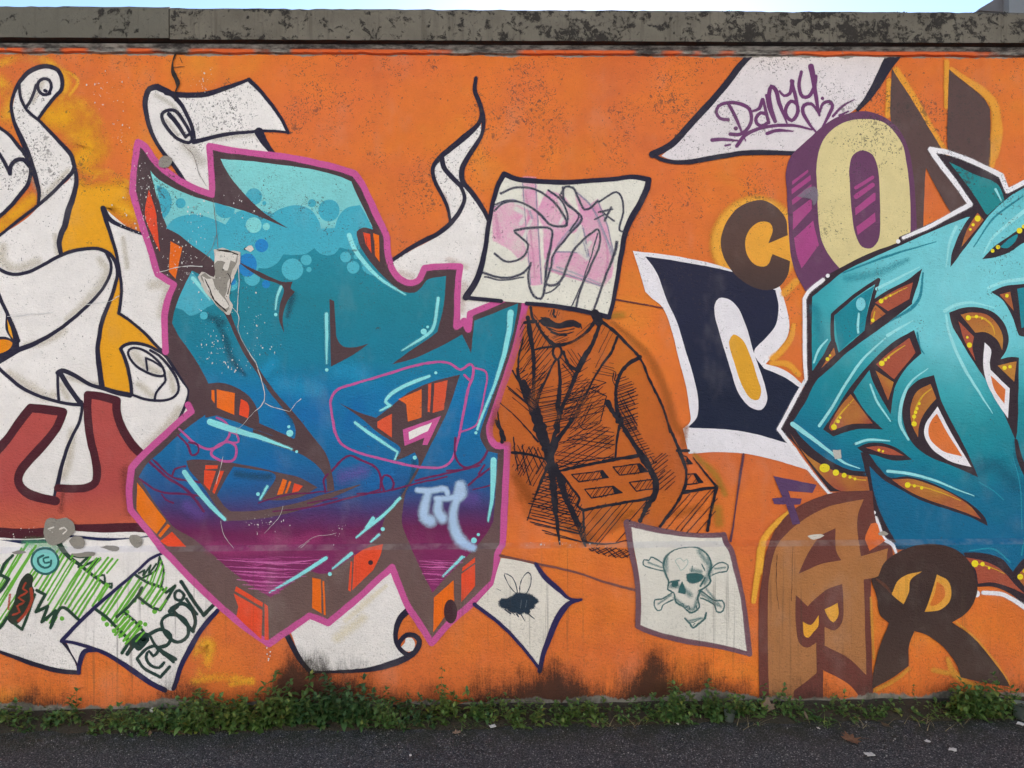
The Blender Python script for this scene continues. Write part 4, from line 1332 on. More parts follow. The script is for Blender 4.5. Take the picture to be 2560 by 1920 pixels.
# ---- brown N
GLOW = paint('#EBA549', .9)
strokes('yellow_halo', [('D 1325,490 1450,690 1600,960 1700,1110', 70), ('D 1275,560 1268,800', 50), ('D 1675,430 1672,740', 46), ('D 1705,480 1830,570 1940,650 2005,740 2015,900 1985,1150', [40, 70, 80, 90, 50]), ('D 2010,760 2040,900 2010,1080', 60)], GLOW, .55, part=True, label='yellow halo strokes around the brown letter N')
BRN = paint('#5A4541')
fill('painted_letter', 'D 1295,475* 1330,530 1440,700 1560,900 1660,1060 1700,1110* 1680,1000 1690,480* 1760,540 1850,610 1930,680 1975,760* 1975,1190* 1850,1500* 1720,1500* 1620,1330 1530,1160* 1520,1350 1510,1620* 1420,1640* 1300,900 1285,780', BRN, True, 'dark brown painted letter N behind the cream letter O')
CUR[0] = None

# ---- brown C with yellow halo
t_ = TILES['G']
b = MB()
b.disc(t_[0] + 1680 / K, t_[1] + 350 / K, 335 / K, 340 / K, soft=.16, n=36)
put(b, 'yellow_halo', paint('#EBA84B', 1.0), True, 'round yellow halo behind the brown letter C')
CUR[0] = None

# ---- navy K with white edges
fill('painted_letter', 'G 835,408* 1100,440 1400,500 1530,545* 1700,640 1850,655* 1880,750 1915,900 1900,1000 1830,1100 1750,1190* 1880,1230 2015,1335* 1900,1500 1835,1640* K 1835,310* 1960,440* 2060,600* 1800,520 1600,480 1400,470 1220,482* 1180,310* 1230,260 G 1225,1500 1200,1340 1150,1150 1100,950 1040,800 960,730 920,690* 880,550', paint('#E9E4E4'), True, 'navy painted letter K with thick white edges and a yellow slot')
fill('navy_face', 'G 920,445* 1150,480 1400,525 1530,555* 1600,600 1820,680* 1840,800 1820,920 1760,1000 1680,1080* 1670,1120 1740,1220* 1880,1280 1985,1350* 1900,1500 1850,1600* K 1855,350 1900,410* 1700,350 1500,315 1300,305 1215,300* G 1275,1560 1287,1450 1260,1300 1200,1100 1140,900 1070,750 1000,560',
     paint('', key='navy_k', ramp=zramp([(640, '#25253A'), (800, '#20233A'), (1000, '#181F35'), (1080, '#1A2238')])))
fill('white_slot', 'G 1400,780 1430,735 1490,740 1560,800 1620,940 1660,1080 1700,1200 1750,1350 1760,1450 1720,1505 1650,1490 1570,1400 1500,1200 1440,1000 1400,850', paint('#E9E4E4'))
fill('yellow_slot', 'G 1500,1030 1530,985 1590,1020 1640,1120 1690,1270 1720,1380 1700,1437 1650,1430 1590,1340 1540,1200', paint('#DCA23F'))
strokes('yellow_halo', [('G 1880,700 1960,620', 70), ('G 1945,920 1930,1000 1870,1090 1800,1150', [40, 60, 70]), ('G 1790,1185 1900,1190 1980,1260', [40, 60, 50])], GLOW, .6)
CUR[0] = None

fill('painted_letter', 'G 1740,60 1830,110 1890,190 1905,300* 1770,355* 1800,260 1780,215 1720,205 1650,250 1610,340 1630,450 1690,510 1760,510 1800,430* 1920,480* 1905,570 1850,650 1760,680 1650,650 1540,570 1470,470 1440,360 1470,230 1550,120 1640,70',
     paint('', key='brown_c', ramp=zramp([(480, '#5C4741'), (640, '#584139'), (730, '#473733')])), True, 'brown painted letter C on a yellow halo')
CUR[0] = None

# ---- cream O
PO, CREAM, MAG = paint('#673F5C'), paint('#DACA94'), paint('#A64C80')
fill('painted_letter', 'D 1000,785 1110,770 1220,800 1330,880 1400,1000 1440,1180 1460,1400 1470,1659* H 1465,260* 1000,540* 800,620 700,690* 640,580 600,450 580,200 570,0 D 565,1180 600,1080 700,980 800,890 900,820', PO, True, 'cream painted letter O with purple sides and magenta stripes')
fill('cream_face', 'D 1120,825 1220,840 1310,910 1370,1010 1400,1150 1420,1350 1425,1550 H 1420,310* 1300,400 1100,480 935,530* 870,450 810,330 785,150 780,0 D 775,1150 800,1020 850,930 940,860 1030,830', CREAM)
fill('purple_counter', 'D 1095,1040 1160,1070 1195,1150 1210,1300 1215,1500 H 1215,250 1200,340 1150,390 1090,380 1045,300 1020,150 D 1010,1350 1003,1150 1030,1070', PO)
for s, w in (('D 1048,1300* 1162,1228*', 24), ('D 1050,1360* 1162,1280*', 34)):
    strokes('magenta_stripe', [(s, w)], MAG)
for s in ('D 1043,1440* 1170,1335* 1182,1335* 1182,1385* 1045,1490*', 'D 1050,1570* 1180,1470* 1184,1530* 1060,1625*', 'D 605,1255* 715,1175* 722,1190* 608,1280*', 'D 603,1310* 735,1210* 738,1245* 605,1345*', 'D 605,1385* 740,1275* 742,1320* 608,1420*',
          'D 612,1470* 745,1370* 740,1440* 614,1540*', 'H 612,155* 738,65* 742,120* 612,265*', 'H 620,320* 752,200* 772,290 792,368* 672,528* 640,440'):
    fill('magenta_stripe', s, MAG)
CUR[0] = None

# ---- turquoise letter at the right edge
DK = paint('#34272E')
fill('painted_letter', 'D 1590,1050* 1850,1130 2040,1225* 2080,1340* 2212,1270 2400,1180* L 2400,1700* 2212,1530 2100,1440 2000,1400 1880,1400* 1850,1250 1750,1160* 1330,1140* 1250,1050 1190,900 1150,740* 1000,745 870,742* 740,570 640,430 514,310* 604,150 690,20* H 698,1300* 695,1100 693,900 692,738* 835,590 950,520 1130,430 1340,350* D 1345,1640* 1700,1480 1850,1410* 1750,1270', DK, True, 'turquoise graffiti letter with white edges and golden insets at the right')
def right_ramp(t):
    geo = t.n('ShaderNodeNewGeometry')
    pos = geo.outputs['Position']
    cx, cz = wall_pt(2420, 690)
    dist = t.n('ShaderNodeVectorMath', operation='DISTANCE', ins={0: t.scalev(pos, (1, 0, 1.15)), 1: (cx, 0, cz * 1.15)}).outputs['Value']
    n = t.noise(pos, 2.5, 3, .6)
    dist = t.math('ADD', dist, t.math('MULTIPLY', t.math('SUBTRACT', n, .5), .22))
    return t.ramp(t.math('DIVIDE', dist, 1.25), [(0, refl('#82CFD3')), (.30, refl('#76C8CD')), (.50, refl('#45A5AC')), (.62, refl('#2C8C95')), (.78, refl('#1E7F90')), (.92, refl('#126A88')), (1, refl('#126A88'))])
TQ = paint('', key='right_letter_fade', ramp=right_ramp)
fill('letter_fill', 'H 745,725* 850,640 950,560 1130,470 1400,350 1650,240 1815,175* 1960,165* 2100,40 2212,-30 2400,-130* L 2400,1050* 2212,1180* 2130,1290* 2050,1200 1900,1160 1750,1150* 1330,1090* 1260,960 1200,800 1150,640* 1120,605* 1000,590 850,520 700,400 600,280* 700,120 760,0 H 850,1200* 745,1235* 742,1000', TQ)
fill('leaf_fill', 'D 1690,1120* 1850,1200 2030,1280 2072,1385* 1950,1492* 1850,1330', paint('#2A8688'))
strokes('sprayed_fade', [('H 980,600 1200,560 1400,470', [90, 110, 60]), ('H 760,800 800,1000', 110)], paint('#1F7C8A', .55), 1.0)
strokes('sprayed_fade', [('H 960,560 1250,450 1600,345', [14, 22, 8]), ('H 1510,560 1470,760 1200,940', [16, 34, 10]), ('H 1470,970 1490,1080 1520,1120', [16, 26, 8]), ('H 1860,380 2000,180 2200,30', [10, 20, 14]), ('H 2130,400 2212,330', 14)], paint('#1E7D8C', .9), .5)
strokes('sprayed_fade', [('L 1180,560 1230,640 1300,640', 70), ('L 1850,600 2000,560 2150,700', 200), ('L 2150,400 2160,600', 60)], paint('#0E4E68', .5), 1.0)
fill('blue_field', 'L 1150,590* 1220,660 1350,740 1500,810 1700,880 1900,950 1965,985* 2050,1000 2212,900 2400,900* 2400,1050* 2212,1180* 2130,1290* 2050,1200 1900,1160 1750,1150* 1330,1090* 1260,960 1200,800', paint('#0E678A', .9), feather=70)
INSETS = ('H 1885,120* 1965,165* 1850,320 1700,520* 1705,440 1740,340 1800,220', 'H 1918,465* 2000,380 2100,310 2212,235 2400,150* 2400,300* 2212,350 2100,420 2000,455', 'H 1505,530* 1470,650 1435,755* 1300,840 1150,940* 1105,975 1140,830 1150,755* 1250,690 1400,610',
          'H 1110,955* 930,1110* 890,1015 820,1130 740,1250* 745,1310 850,1235 1000,1100 1200,955 1435,775* 1435,755* 1300,830', 'H 1450,955* 1500,1115* 1400,1210 1320,1340 1285,1535* 1220,1420 1160,1300 1140,1230* 1060,1340 1030,1385* 1100,1500 1190,1600 1235,1640* 1050,1640 890,1690* 820,1640* 900,1520 1000,1360 1150,1180 1300,1040',
          'H 1585,1265* 1640,1450 1750,1670* L 1820,480 1890,642* 1700,560 1550,500 1440,410 1380,290 1368,150 1400,50 H 1480,1300', 'L 1055,440* 1130,408 1250,412 1350,455 1435,522* 1300,527 1180,492 1100,472',
          'L 1080,470* 1130,480 1200,570 1280,645 1400,638 1550,675 1700,745 1850,835 1940,925 1957,980* 1850,925 1700,872 1500,805 1350,725 1230,655 1140,565* 1160,700 1200,850 1260,980 1325,1095* 1260,1080 1190,950 1145,750 1110,600',
          'H 1690,835* 1800,798 1920,803 2020,848 2080,930 2102,1020 2082,1100 2045,1155* 2120,1140 2172,1145* 2168,1400 2160,1659 L 2150,390* 2090,250 2000,50 H 1950,1310 1850,1160 1760,1010 1710,920', 'H 1980,690* 2080,650 2212,635 2400,620* 2400,900* 2212,1000 2172,990* 2120,850 2060,750',
          'L 2140,380* 2160,380* 2200,520 2250,620 2290,700* 2260,720* 2200,620 2160,520', 'L 1790,1165* 1900,1165 2050,1205 2130,1295* 2180,1230 2400,1040* 2400,1700* 2212,1530 2100,1440 2000,1400 1880,1400*')
for s in INSETS:
    fill('dark_inset', s, DK)
strokes('dark_line', [('H 885,848* 1050,710 1202,608* 1160,750 1125,900 1105,975', 26), ('H 885,848* 885,1000 900,1080 920,1120', 26)], DK)
fill('dark_lozenge', 'H 900,852* 1050,730 1172,655* 1130,800 1105,960* 1010,1030 935,1100* 910,960', paint('#258490'))
def gold_ramp(t):
    geo = t.n('ShaderNodeNewGeometry')
    n = t.noise(t.scalev(geo.outputs['Position'], (1.0, 1, .8)), 5.5, 2, .5)
    return t.ramp(n, [(.32, refl('#B8803F')), (.5, refl('#AE6A3C')), (.66, refl('#A05440'))])
GOLD = paint('', key='gold_inset', ramp=gold_ramp)
RUST = paint('#A65540')
for s, mt in (('H 1885,145* 1928,195* 1860,280 1775,382* 1810,270', GOLD), ('H 2040,380* 2110,320 2165,295 2150,340 2090,390', paint('#2A8A94')), ('H 1440,625* 1415,740* 1270,825* 1180,765* 1300,690', RUST), ('H 1180,782* 1252,842* 1148,918* 1155,830', GOLD),
              ('H 895,1075* 907,1125* 808,1218*', GOLD), ('H 1415,1010* 1458,1110* 1310,1295* 1185,1190* 1290,1100', RUST), ('H 1183,1235* 1307,1315* 1270,1442*', GOLD), ('L 1010,70* 1162,272* 1000,280 880,325* 862,302 930,170', GOLD),
              ('L 1560,0* 1602,100* 1520,200 1480,300 1476,372* 1430,270 1425,150 1470,50', GOLD), ('L 1115,440* 1200,430 1290,448 1378,494* 1260,486', RUST), ('L 1295,660* 1420,655 1560,695 1700,755 1830,838 1912,932* 1760,872 1550,802 1400,732', GOLD),
              ('L 585,325* 650,430 750,520 900,600 1020,632 1125,640* 1142,735* 950,742* 900,720 800,620 680,470', GOLD), ('H 1768,848* 1850,833 1950,848 2020,910 2062,1000 2056,1095* 2020,1020 1940,970 1870,972*', GOLD), ('H 1755,893* 1862,1000* 1850,1080 1872,1168* 1800,1040', RUST),
              ('H 1935,1040* 1980,1090 1970,1180 1975,1230* 2108,1358* 2096,1565* 2000,1420 1945,1300 1925,1180', paint('#EDE8E8')), ('H 1975,1265* 2080,1365* 2072,1462* 2010,1380', paint('#D87640')), ('H 2025,1200* 2156,1170* 2140,1312*', GOLD), ('H 2040,710* 2112,690* 2136,822*', GOLD),
              ('H 2160,670* 2212,660 2400,650* 2400,850* 2190,942*', paint('#258490')), ('L 1610,155* 1700,330 1843,572* 1700,535 1580,455 1518,350 1530,270 1570,210', paint('#EDE8E8')), ('L 1605,205* 1680,340 1782,502* 1640,458 1558,380 1548,300 1575,240', paint('#D87640')),
              ('L 1800,1195* 1880,1210 2000,1250 2080,1310 2150,1390 2215,1450* 2100,1400 1990,1370 1890,1378* 1870,1280', RUST), ('L 2180,1300* 2400,1090* 2400,1560* 2260,1450 2165,1345*', GOLD)):
    fill('inset_colour', s, mt)
strokes('light_line', [('H 1740,240 1700,330 1668,520', [22, 18, 6]), ('H 2212,130 2100,220 1990,320 1930,425', [26, 24, 18, 8]), ('H 1190,672 1350,590 1485,520', [22, 18, 6]), ('H 1960,665 2060,625 2212,602', [20, 20, 26]), ('H 1660,822 1740,780 1850,765 2000,800', [26, 22, 14, 5]), ('H 1668,850 1690,970 1780,1190 1900,1390 1990,1530', [14, 20, 22, 16, 6]),
        ('H 1440,890 1350,940 1265,992', [6, 18, 22]), ('H 1250,1010 1100,1150 980,1320 880,1490 795,1615', [10, 16, 20, 18, 22]), ('H 1545,1218 1430,1310 1365,1440 1350,1590 L 1370,320 1410,385', [6, 14, 24, 26, 14]), ('H 1145,1330 1190,1440 1285,1585', [12, 16, 8]), ('H 850,1020 790,1090 755,1180', [10, 18, 14]),
        ('L 610,277 740,370 870,470 960,540 1072,582', [34, 28, 22, 18, 6]), ('L 1045,412 1130,385 1282,392', [18, 20, 6]), ('L 1265,602 1420,620 1600,670 1750,730 1862,772', [22, 20, 16, 12, 5]), ('D 2010,1310 2050,1390', [18, 10]), ('H 1066,840 1060,910 1064,975', [12, 18, 14])], paint('#9BDCDC'), soft=.35, amp=.8)
strokes('light_line', [('L 2130,500 2180,700 2192,1000', [8, 12, 8]), ('L 1900,680 2000,740 2065,800', 10), ('L 1830,1150 2000,1140 2110,1230', [8, 18, 14]), ('L 2212,1060 2190,1180', 14)], paint('#2F8FA3', .9), soft=.5)
dots('light_line', 'H', [(1080, 775, 33, 46)], paint('#7FC9D0'))
strokes('golden_line', [('H 1210,755 1300,710 1400,660', [12, 10, 5]), ('H 1165,880 1175,830', 10), ('H 1225,1185 1280,1130 1385,1060', [14, 12, 5]), ('L 880,300 930,220 1030,105', [10, 12, 5]), ('L 1440,280 1460,170 1510,80 1570,30', [10, 14, 12, 5]), ('L 1390,690 1500,710 1650,755 1770,805', [10, 10, 8, 4]), ('L 1850,1235 1960,1260 2075,1310', [8, 8, 4]), ('H 1830,865 1920,870 1990,930 2005,985', [12, 14, 14, 5]), ('L 1000,640 1060,660 1115,662', 8)], paint('#D2A640'))
YD = paint('#EBD845')
for tl, l in (('H', [(1990, 408, 13), (2027, 382, 15), (2175, 268, 20), (2205, 240, 14), (1887, 185, 21), (1855, 228, 11), (1836, 260, 9), (1220, 755, 16), (1253, 735, 9), (1284, 717, 8), (1163, 888, 13), (850, 1155, 13), (868, 1130, 8), (1225, 1185, 19), (1250, 1160, 11), (1272, 1145, 8), (1822, 870, 18), (1878, 862, 12), (1916, 874, 8), (1830, 1058, 18), (1815, 1005, 9), (2072, 1216, 15), (2110, 1208, 12), (2088, 718, 13)]),
              ('L', [(830, 580, 36, 30), (908, 612, 22), (965, 630, 17), (1005, 643, 11), (1040, 655, 10), (895, 297, 20), (922, 258, 13), (938, 232, 9), (1448, 275, 18), (1448, 225, 14), (1458, 195, 12), (1468, 170, 11), (1484, 135, 10), (1403, 697, 20), (1450, 703, 11), (1500, 717, 12), (1205, 456, 10), (1233, 464, 8), (1868, 1240, 24), (1920, 1243, 15), (1965, 1270, 9), (2180, 1330, 20), (2212, 1290, 16)])):
    dots('yellow_dots', tl, l, YD)
WH = paint('#EFEBEA')
strokes('white_edge', [('D 2400,1165 2212,1260 2092,1322* 2050,1215* 1850,1120 1700,1062 1562,1035* 1620,1120 1750,1290 1835,1415* 1700,1490 1550,1570 1375,1645', [30, 34, 30, 36, 30, 22]), ('H 820,608 720,690 690,740* 693,900 693,1100 702,1292* 665,1360 600,1480 512,1640* L 590,410 700,560 862,757* 960,768', [26, 26, 26, 22, 24, 24, 20, 16]),
        ('L 1183,920 1215,1020 1240,1070 1300,1110 1330,1182', [20, 34, 30, 22, 12]), ('L 1925,1440 2050,1450 2150,1500 2212,1545 2330,1650', [26, 30, 24])], WH)
dots('white_edge', 'H', [(1338, 343, 15), (852, 580, 14)], WH)
dots('white_edge', 'L', [(1000, 770, 12), (1170, 888, 14), (1878, 1448, 24)], WH)
CUR[0] = None

# ---- tan A
strokes('yellow_halo', [('L 590,885 480,980 400,1100 370,1300 340,1500', [46, 56, 60, 54, 40]), ('L 405,1110 380,1300', 50)], paint('#EEAE4C', .95), .5, part=True, label='yellow halo stroke left of the tan letter A')
AO, TAN = paint('#6B3D35'), paint('', key='tan_a', ramp=zramp([(1230, '#AE7147'), (1450, '#AB7549'), (1750, '#A8744C')]))
fill('painted_letter', 'L 1160,735* 1175,900 1230,1080 1290,1120 1290,1250 1210,1340* P 1150,350* 1150,700 1160,1000 1165,1110* 1150,1230* 380,1230* 375,800 380,480 L 400,1330 430,1150 500,990 600,880 740,800 900,750 1000,743', AO, True, 'tan painted blackletter A with a rust brown outline')
fill('tan_face', 'L 1100,795* 1060,900 1055,1000 1080,1190* 1268,1135* 1250,1240 1200,1330* 1100,1350* P 1105,500 1118,1015* 1000,900 830,810* 830,680* 900,705 950,650 960,500 952,385* 850,420 740,510 715,540* 630,460* 630,650 660,800 710,825 772,790* 775,1000* 700,1060 620,1120* 610,1230* 450,1230* 440,900 440,480 L 450,1320 500,1120 640,970 850,850', TAN)
fill('dark_counter', 'L 905,995* 910,1150 945,1215* 800,1245 650,1312* 720,1160 800,1050', AO)
fill('yellow_slot', 'P 680,645* 735,668 790,600* 785,680 750,720 720,755 690,740', paint('#E2A446'))
fill('yellow_slot', 'P 830,560* 920,515* 925,600 890,652 850,610', paint('#E2A446'))
fill('orange_patch', 'P 820,980* 1000,1080 1115,1230* 820,1230*', paint('#D87640'))
fill('orange_patch', 'L 1150,965* 1190,960 1220,1040 1250,1080* 1140,1150* 1110,1060', paint('#DD7340'))
strokes('crack', [('L 500,1180 495,1330 505,1480 P 515,560', [4, 5, 3]), ('L 610,1120 605,1350 600,1500', [3, 4, 3])], paint('#4A2E22'), amp=2.0, rough=.8)
CUR[0] = None
# ---- dark R
strokes('yellow_halo', [('P 1150,480 1160,700 1170,900', 26), ('P 1740,650 1850,740 1990,900 2100,1070', [20, 22, 26, 40]), ('P 1680,900 1720,1000 1800,1060 1900,1110', [40, 70, 60, 90]), ('P 1580,980 1680,1000', 50), ('P 1180,1120 1330,1040 1410,970', 40)], paint('#E0A04A', .75), .7, part=True, label='pale yellow halo around the legs of the dark letter R')
fill('painted_letter', 'P 1200,330* 1240,240 1330,170 1450,120 1590,108 1720,140 1820,220 1870,330 1885,430 1850,530 1790,600 1710,650* 1850,750 1980,900 2070,1020 2110,1095* 1900,1060 1770,1030* 1740,940 1650,820 1540,740 1450,710* 1415,800 1410,950* 1300,1030 1155,1112* 1170,980 1200,850 1240,740 1275,655* 1215,600 1190,480 1150,350*', paint('', key='dark_r', ramp=zramp([(1350, '#44302A'), (1500, '#3D2D29'), (1720, '#4C3A33')])), True, 'dark brown painted letter R with yellow eye shaped holes')
fill('yellow_slot', 'P 1300,440* 1330,370 1400,320 1500,297* 1420,360 1412,440 1375,525* 1290,450', paint('#DFA14A'))
fill('yellow_slot', 'P 1605,320* 1680,360 1705,430 1690,510 1620,565 1520,577* 1560,470', paint('#DFA14A'))
fill('orange_patch', 'P 1605,370* 1650,400 1660,470 1600,530 1560,535 1590,450', paint('#D2763A'))
strokes('brown_line', [('P 1190,350 1250,400 1290,450', [14, 22, 10])], paint('#5E3A2C'))
CUR[0] = None
# ---- purple F
fill('painted_letter', 'L 475,635* 775,695* 745,752* 580,738* 595,785* 672,790* 662,830* 618,832* 662,965* 610,972* 562,830* 480,828* 468,790* 540,782*', paint('#5A3F62'), True, 'small purple painted letter F above the tan letter')
CUR[0] = None

# ---- lines behind the man
LN = paint('#5A3B4A', .95)
strokes('painted_line', [('J 1690,1185 1920,1235 2212,1300 K 650,1370 845,1422', [26, 22, 20, 26])], paint('#7A4E48', .95), .6, part=True, label='blurred brown line slanting between bee sheet and skull sheet')
CUR[0] = None
strokes('painted_line', [('K 1597,485 1580,600 1550,800 1530,950 1510,1085', [20, 22, 14, 12, 22])], LN, .4, part=True, label='dark vertical line right of the drawn brick')
CUR[0] = None
strokes('painted_line', [('G 700,742 850,768 1040,802', [20, 18, 16])], paint('#5A2F3A', .85), .8, part=True, label='blurred dark line between the hooded man and the navy letter')
CUR[0] = None

# ---- hooded man with brick
MANBODY = paint('#CC7038', .35)
INK = paint('#1E1B26')
BODY_SHAPE = 'G 130,800* 600,850* 700,960 870,1130 940,1280 1060,1540 K 1100,330 1160,470 1200,590 1195,700 1020,985* 780,960* 500,1110* 300,900* 110,930* 0,620* J 1760,420* 1620,330 F 1640,1560 1740,1250 1800,1060 1850,880*'
fill('sprayed_shade', BODY_SHAPE, MANBODY, feather=30)
strokes('painted_man', [('G 110,870 128,1000 150,1150 152,1300 150,1450', [24, 34, 26, 24, 20]), ('G 85,905 170,895', [22, 26]), ('G 130,800 140,870 165,900 220,990 300,1058 380,1050 500,980 580,885', [20, 18, 22, 26, 22, 22, 30]),
        ('G 150,1095 220,1075 300,1068', 14), ('G 300,1160 240,1280 190,1390 160,1500', [14, 16, 22, 40]), ('G 320,1165 330,1280 328,1400 325,1500 315,1659', [18, 26, 28, 24]), ('G 355,1110 390,1190 440,1225 490,1140 560,1035 612,900', [22, 20, 26, 24, 26]),
        ('G 612,890 560,1050 500,1160 450,1250 400,1370 350,1480 305,1620', [20, 22, 24, 26, 26, 36]), ('G 725,1005 690,1100 620,1200 560,1300 500,1420 420,1570 K 320,380 270,490', [22, 16, 14, 20, 30, 40]), ('G 615,895 700,960 735,990 780,1040 870,1130 900,1180 940,1280 1000,1400 1060,1540 1090,1659', [24, 22, 16, 16, 18]),
        ('K 1050,190 1100,330 1160,470 1200,590 1195,700 1150,800 1080,900 1020,985', [16, 20, 18, 20, 18, 20]), ('G 5,1235 30,1280 60,1330 110,1420 160,1500 200,1580', [12, 24, 36]), ('K 80,-20 130,100 170,230 225,400 262,520', [34, 60, 84, 76, 60]), ('K 330,0 312,150 320,250 285,380 268,480', [18, 24, 26, 40]),
        ('K 260,530 215,640 165,760 105,940', [30, 20, 12, 6]), ('K 265,520 285,700 300,880 332,1105', [60, 50, 30, 12]), ('K 300,560 360,760 450,950 505,1120', [30, 40, 34, 18]), ('G 885,1140 800,1190 750,1250 722,1350 720,1480 745,1600 K 740,240', [30, 30, 24, 22, 34, 50]), ('K 660,130 700,200 745,270', [34, 30, 20]), ('K 742,290 722,400 712,505', [22, 14, 18]),
        ('K 740,250 800,350 880,470 960,600 992,680 985,760 930,850 885,945', [40, 26, 36, 50, 40, 36, 30])], INK, rough=.5, amp=1.6, part=True, label='ink drawn man in jacket and tie with a moustache, a paper sheet over his eyes')
strokes('ink_line', [('G 240,940 300,975 360,985 425,968', [6, 14, 6]), ('G 270,972 330,992 375,986', 9), ('G 240,935 330,962 430,945', 8), ('G 140,830 150,870 170,890', 8), ('G 290,815 285,850 300,865', 14), ('G 540,1362 652,1410* 632,1500 605,1595* 500,1642 455,1590', 7), ('G 540,1362 600,1340 650,1320', 6), ('G 700,1250 695,1300 715,1340', 7), ('G 700,1240 715,1245 705,1300', 6),
        ('F 1850,1000 1810,1200 1850,1400 1960,1600', [10, 14, 18, 30]), ('F 1805,1230 1830,1320 1890,1440', [16, 26, 20]), ('F 1660,1580 1700,1659 J 1720,390', [20, 26, 16]), ('J 1690,130 1800,230 1950,400', [6, 9, 12]), ('J 1670,190 1700,400', [8, 22]), ('J 1780,370 1790,470 1810,600', 8), ('J 1770,470 1900,490 2000,520', [22, 18, 14]), ('K 300,590 400,550 560,520 700,505', [14, 10, 8]), ('J 1840,420 1860,560 1900,700', 8)], INK, rough=.6, amp=1.8)
fill('moustache', 'G 182,888* 215,868 255,876 295,900 335,908 375,888 425,886 482,914* 470,942 425,932 380,938 330,950 270,934 220,926', INK, amp=2.5)
strokes('moustache', [('G 190,890 180,920', 14), ('G 470,915 478,945', 14), ('G 200,872 260,880', 12)], INK, rough=.8, amp=2)
bq = MB()
for s_, an, sp, w in (('G 270,1000 400,1000 360,1045 310,1045', 20, 14, 4), ('G 150,840 180,880 230,960 190,940', -50, 16, 4), ('G 250,820 330,830 310,870 270,870', 70, 14, 4), ('G 430,1000 540,920 560,880 470,960', 40, 18, 4), ('G 380,1080 440,1210 480,1150 420,1090', -55, 20, 5), ('G 160,1100 280,1080 240,1260 170,1340', 50, 26, 5), ('G 630,930 720,1000 690,1090 600,1210 560,1290 600,1100', 62, 40, 4), ('G 350,1180 430,1240 400,1360 345,1330', 25, 24, 4), ('K 350,60 520,-40 640,60 600,260 420,380', 40, 26, 4), ('K 320,420 460,330 560,300 420,440', 12, 20, 5), ('F 1900,1250 1990,1230 1960,1420 1920,1440', 30, 24, 5)):
    bq.hatch(s_, an, sp, w, .35, rough=.6)
put(bq, 'ink_hatching', INK)
strokes('airbrush_shading', [('G 420,1060 520,1000', 70), ('G 200,1420 300,1560', 120), ('G 440,1420 560,1500', 160), ('K 420,180 560,260', 160), ('K 560,900 700,980 740,900', 110), ('K 1140,900 1280,860', 100), ('K 120,640 60,780', 120), ('F 1950,1300 1900,1480', 90), ('G 760,1400 790,1560', 90)], paint('#B0642E', .4), 1.0)
strokes('tie_knot', [('G 292,1070 283,1120 312,1160 342,1120 332,1070', 18)], INK, closed=True)
b = MB()
rh = random.Random(7)
for s, an, sp, w in (('G 190,1400 330,1330 560,1300 480,1450 330,1659 220,1600', 10, 38, 6), ('G 380,1400 560,1320 640,1420 610,1590 420,1640 350,1600', 14, 30, 6), ('G 400,1500 520,1340 560,1500 420,1659', 62, 34, 6), ('G 160,920 290,1060 160,1080', 62, 26, 6), ('G 40,1200 110,1000 140,1200 140,1400', 55, 40, 6),
                     ('G 420,1230 540,1150 500,1250 420,1330', 30, 26, 6), ('G 330,1130 440,1230 420,1300 340,1180', -50, 22, 7), ('G 560,1240 700,1180 690,1290 560,1330', -12, 26, 5), ('G 720,1260 840,1320 850,1659 740,1640 720,1420', 20, 26, 7), ('G 740,1380 830,1400 820,1659 750,1600', -60, 30, 6), ('K 720,0 830,0 860,280 1000,540 990,640 900,500 760,270', 18, 26, 7),
                     ('K 740,120 830,200 900,420 1000,560 900,480 780,280', -62, 28, 7), ('K 240,610 110,920 320,1070 490,1080 300,580', -14, 24, 9), ('K 250,620 160,800 300,960 440,1000 330,640', 22, 34, 7), ('K 330,620 470,800 500,1080 380,840', 62, 22, 8), ('K 300,560 340,420 640,280 700,480', 32, 32, 7), ('K 300,570 330,440 680,300 690,490', -8, 30, 6),
                     ('K 20,430 240,470 240,540 60,620', -65, 34, 8), ('J 1780,420 2000,470 2000,600 1840,620', 60, 44, 7), ('F 1740,1350 1900,1400 1960,1560 1840,1500', -40, 26, 8), ('F 1840,900 1900,1000 1890,1100 1830,1080', 60, 26, 6), ('F 1800,1200 1880,1250 1900,1400 1850,1380', 35, 30, 7), ('F 1870,1050 2000,1200 1960,1420 1900,1300', 48, 34, 6),
                     ('K 160,720 60,640 0,560 120,560 230,560', 62, 30, 6), ('K 500,885 960,805 880,945 790,955 770,1080 515,1085', 50, 48, 7), ('K 1190,765 1400,735 1350,1005 1060,985', 50, 50, 7), ('K 530,1135 700,1130 800,1150 808,1195 700,1195 600,1172', 25, 22, 8), ('K 530,1135 700,1130 800,1150 808,1195 700,1195 600,1172', -40, 22, 8), ('K 960,560 1010,490 1070,480 1040,640 990,680', 40, 20, 7),
                     ('K 440,640 630,610 640,648 460,672', 55, 24, 6), ('K 725,585 860,565 900,605 750,625', 55, 24, 6), ('K 525,730 690,712 720,752 555,780', 55, 24, 6), ('K 830,685 975,662 990,715 860,730', 55, 24, 6), ('K 1210,640 1260,625 1290,680 1210,688', 55, 24, 6), ('K 180,60 300,20 310,300 250,360', 12, 30, 6), ('K 330,100 480,60 420,250 320,360', 18, 32, 6), ('K 1030,600 1110,590 1120,700 1020,730', 40, 30, 7), ('K 900,850 960,790 940,900 900,940', 30, 22, 7)):
    b.hatch(s, an, sp * .85, w * .8, .35, rough=.5, rnd=rh, skip=.06)
put(b, 'ink_hatching', INK)
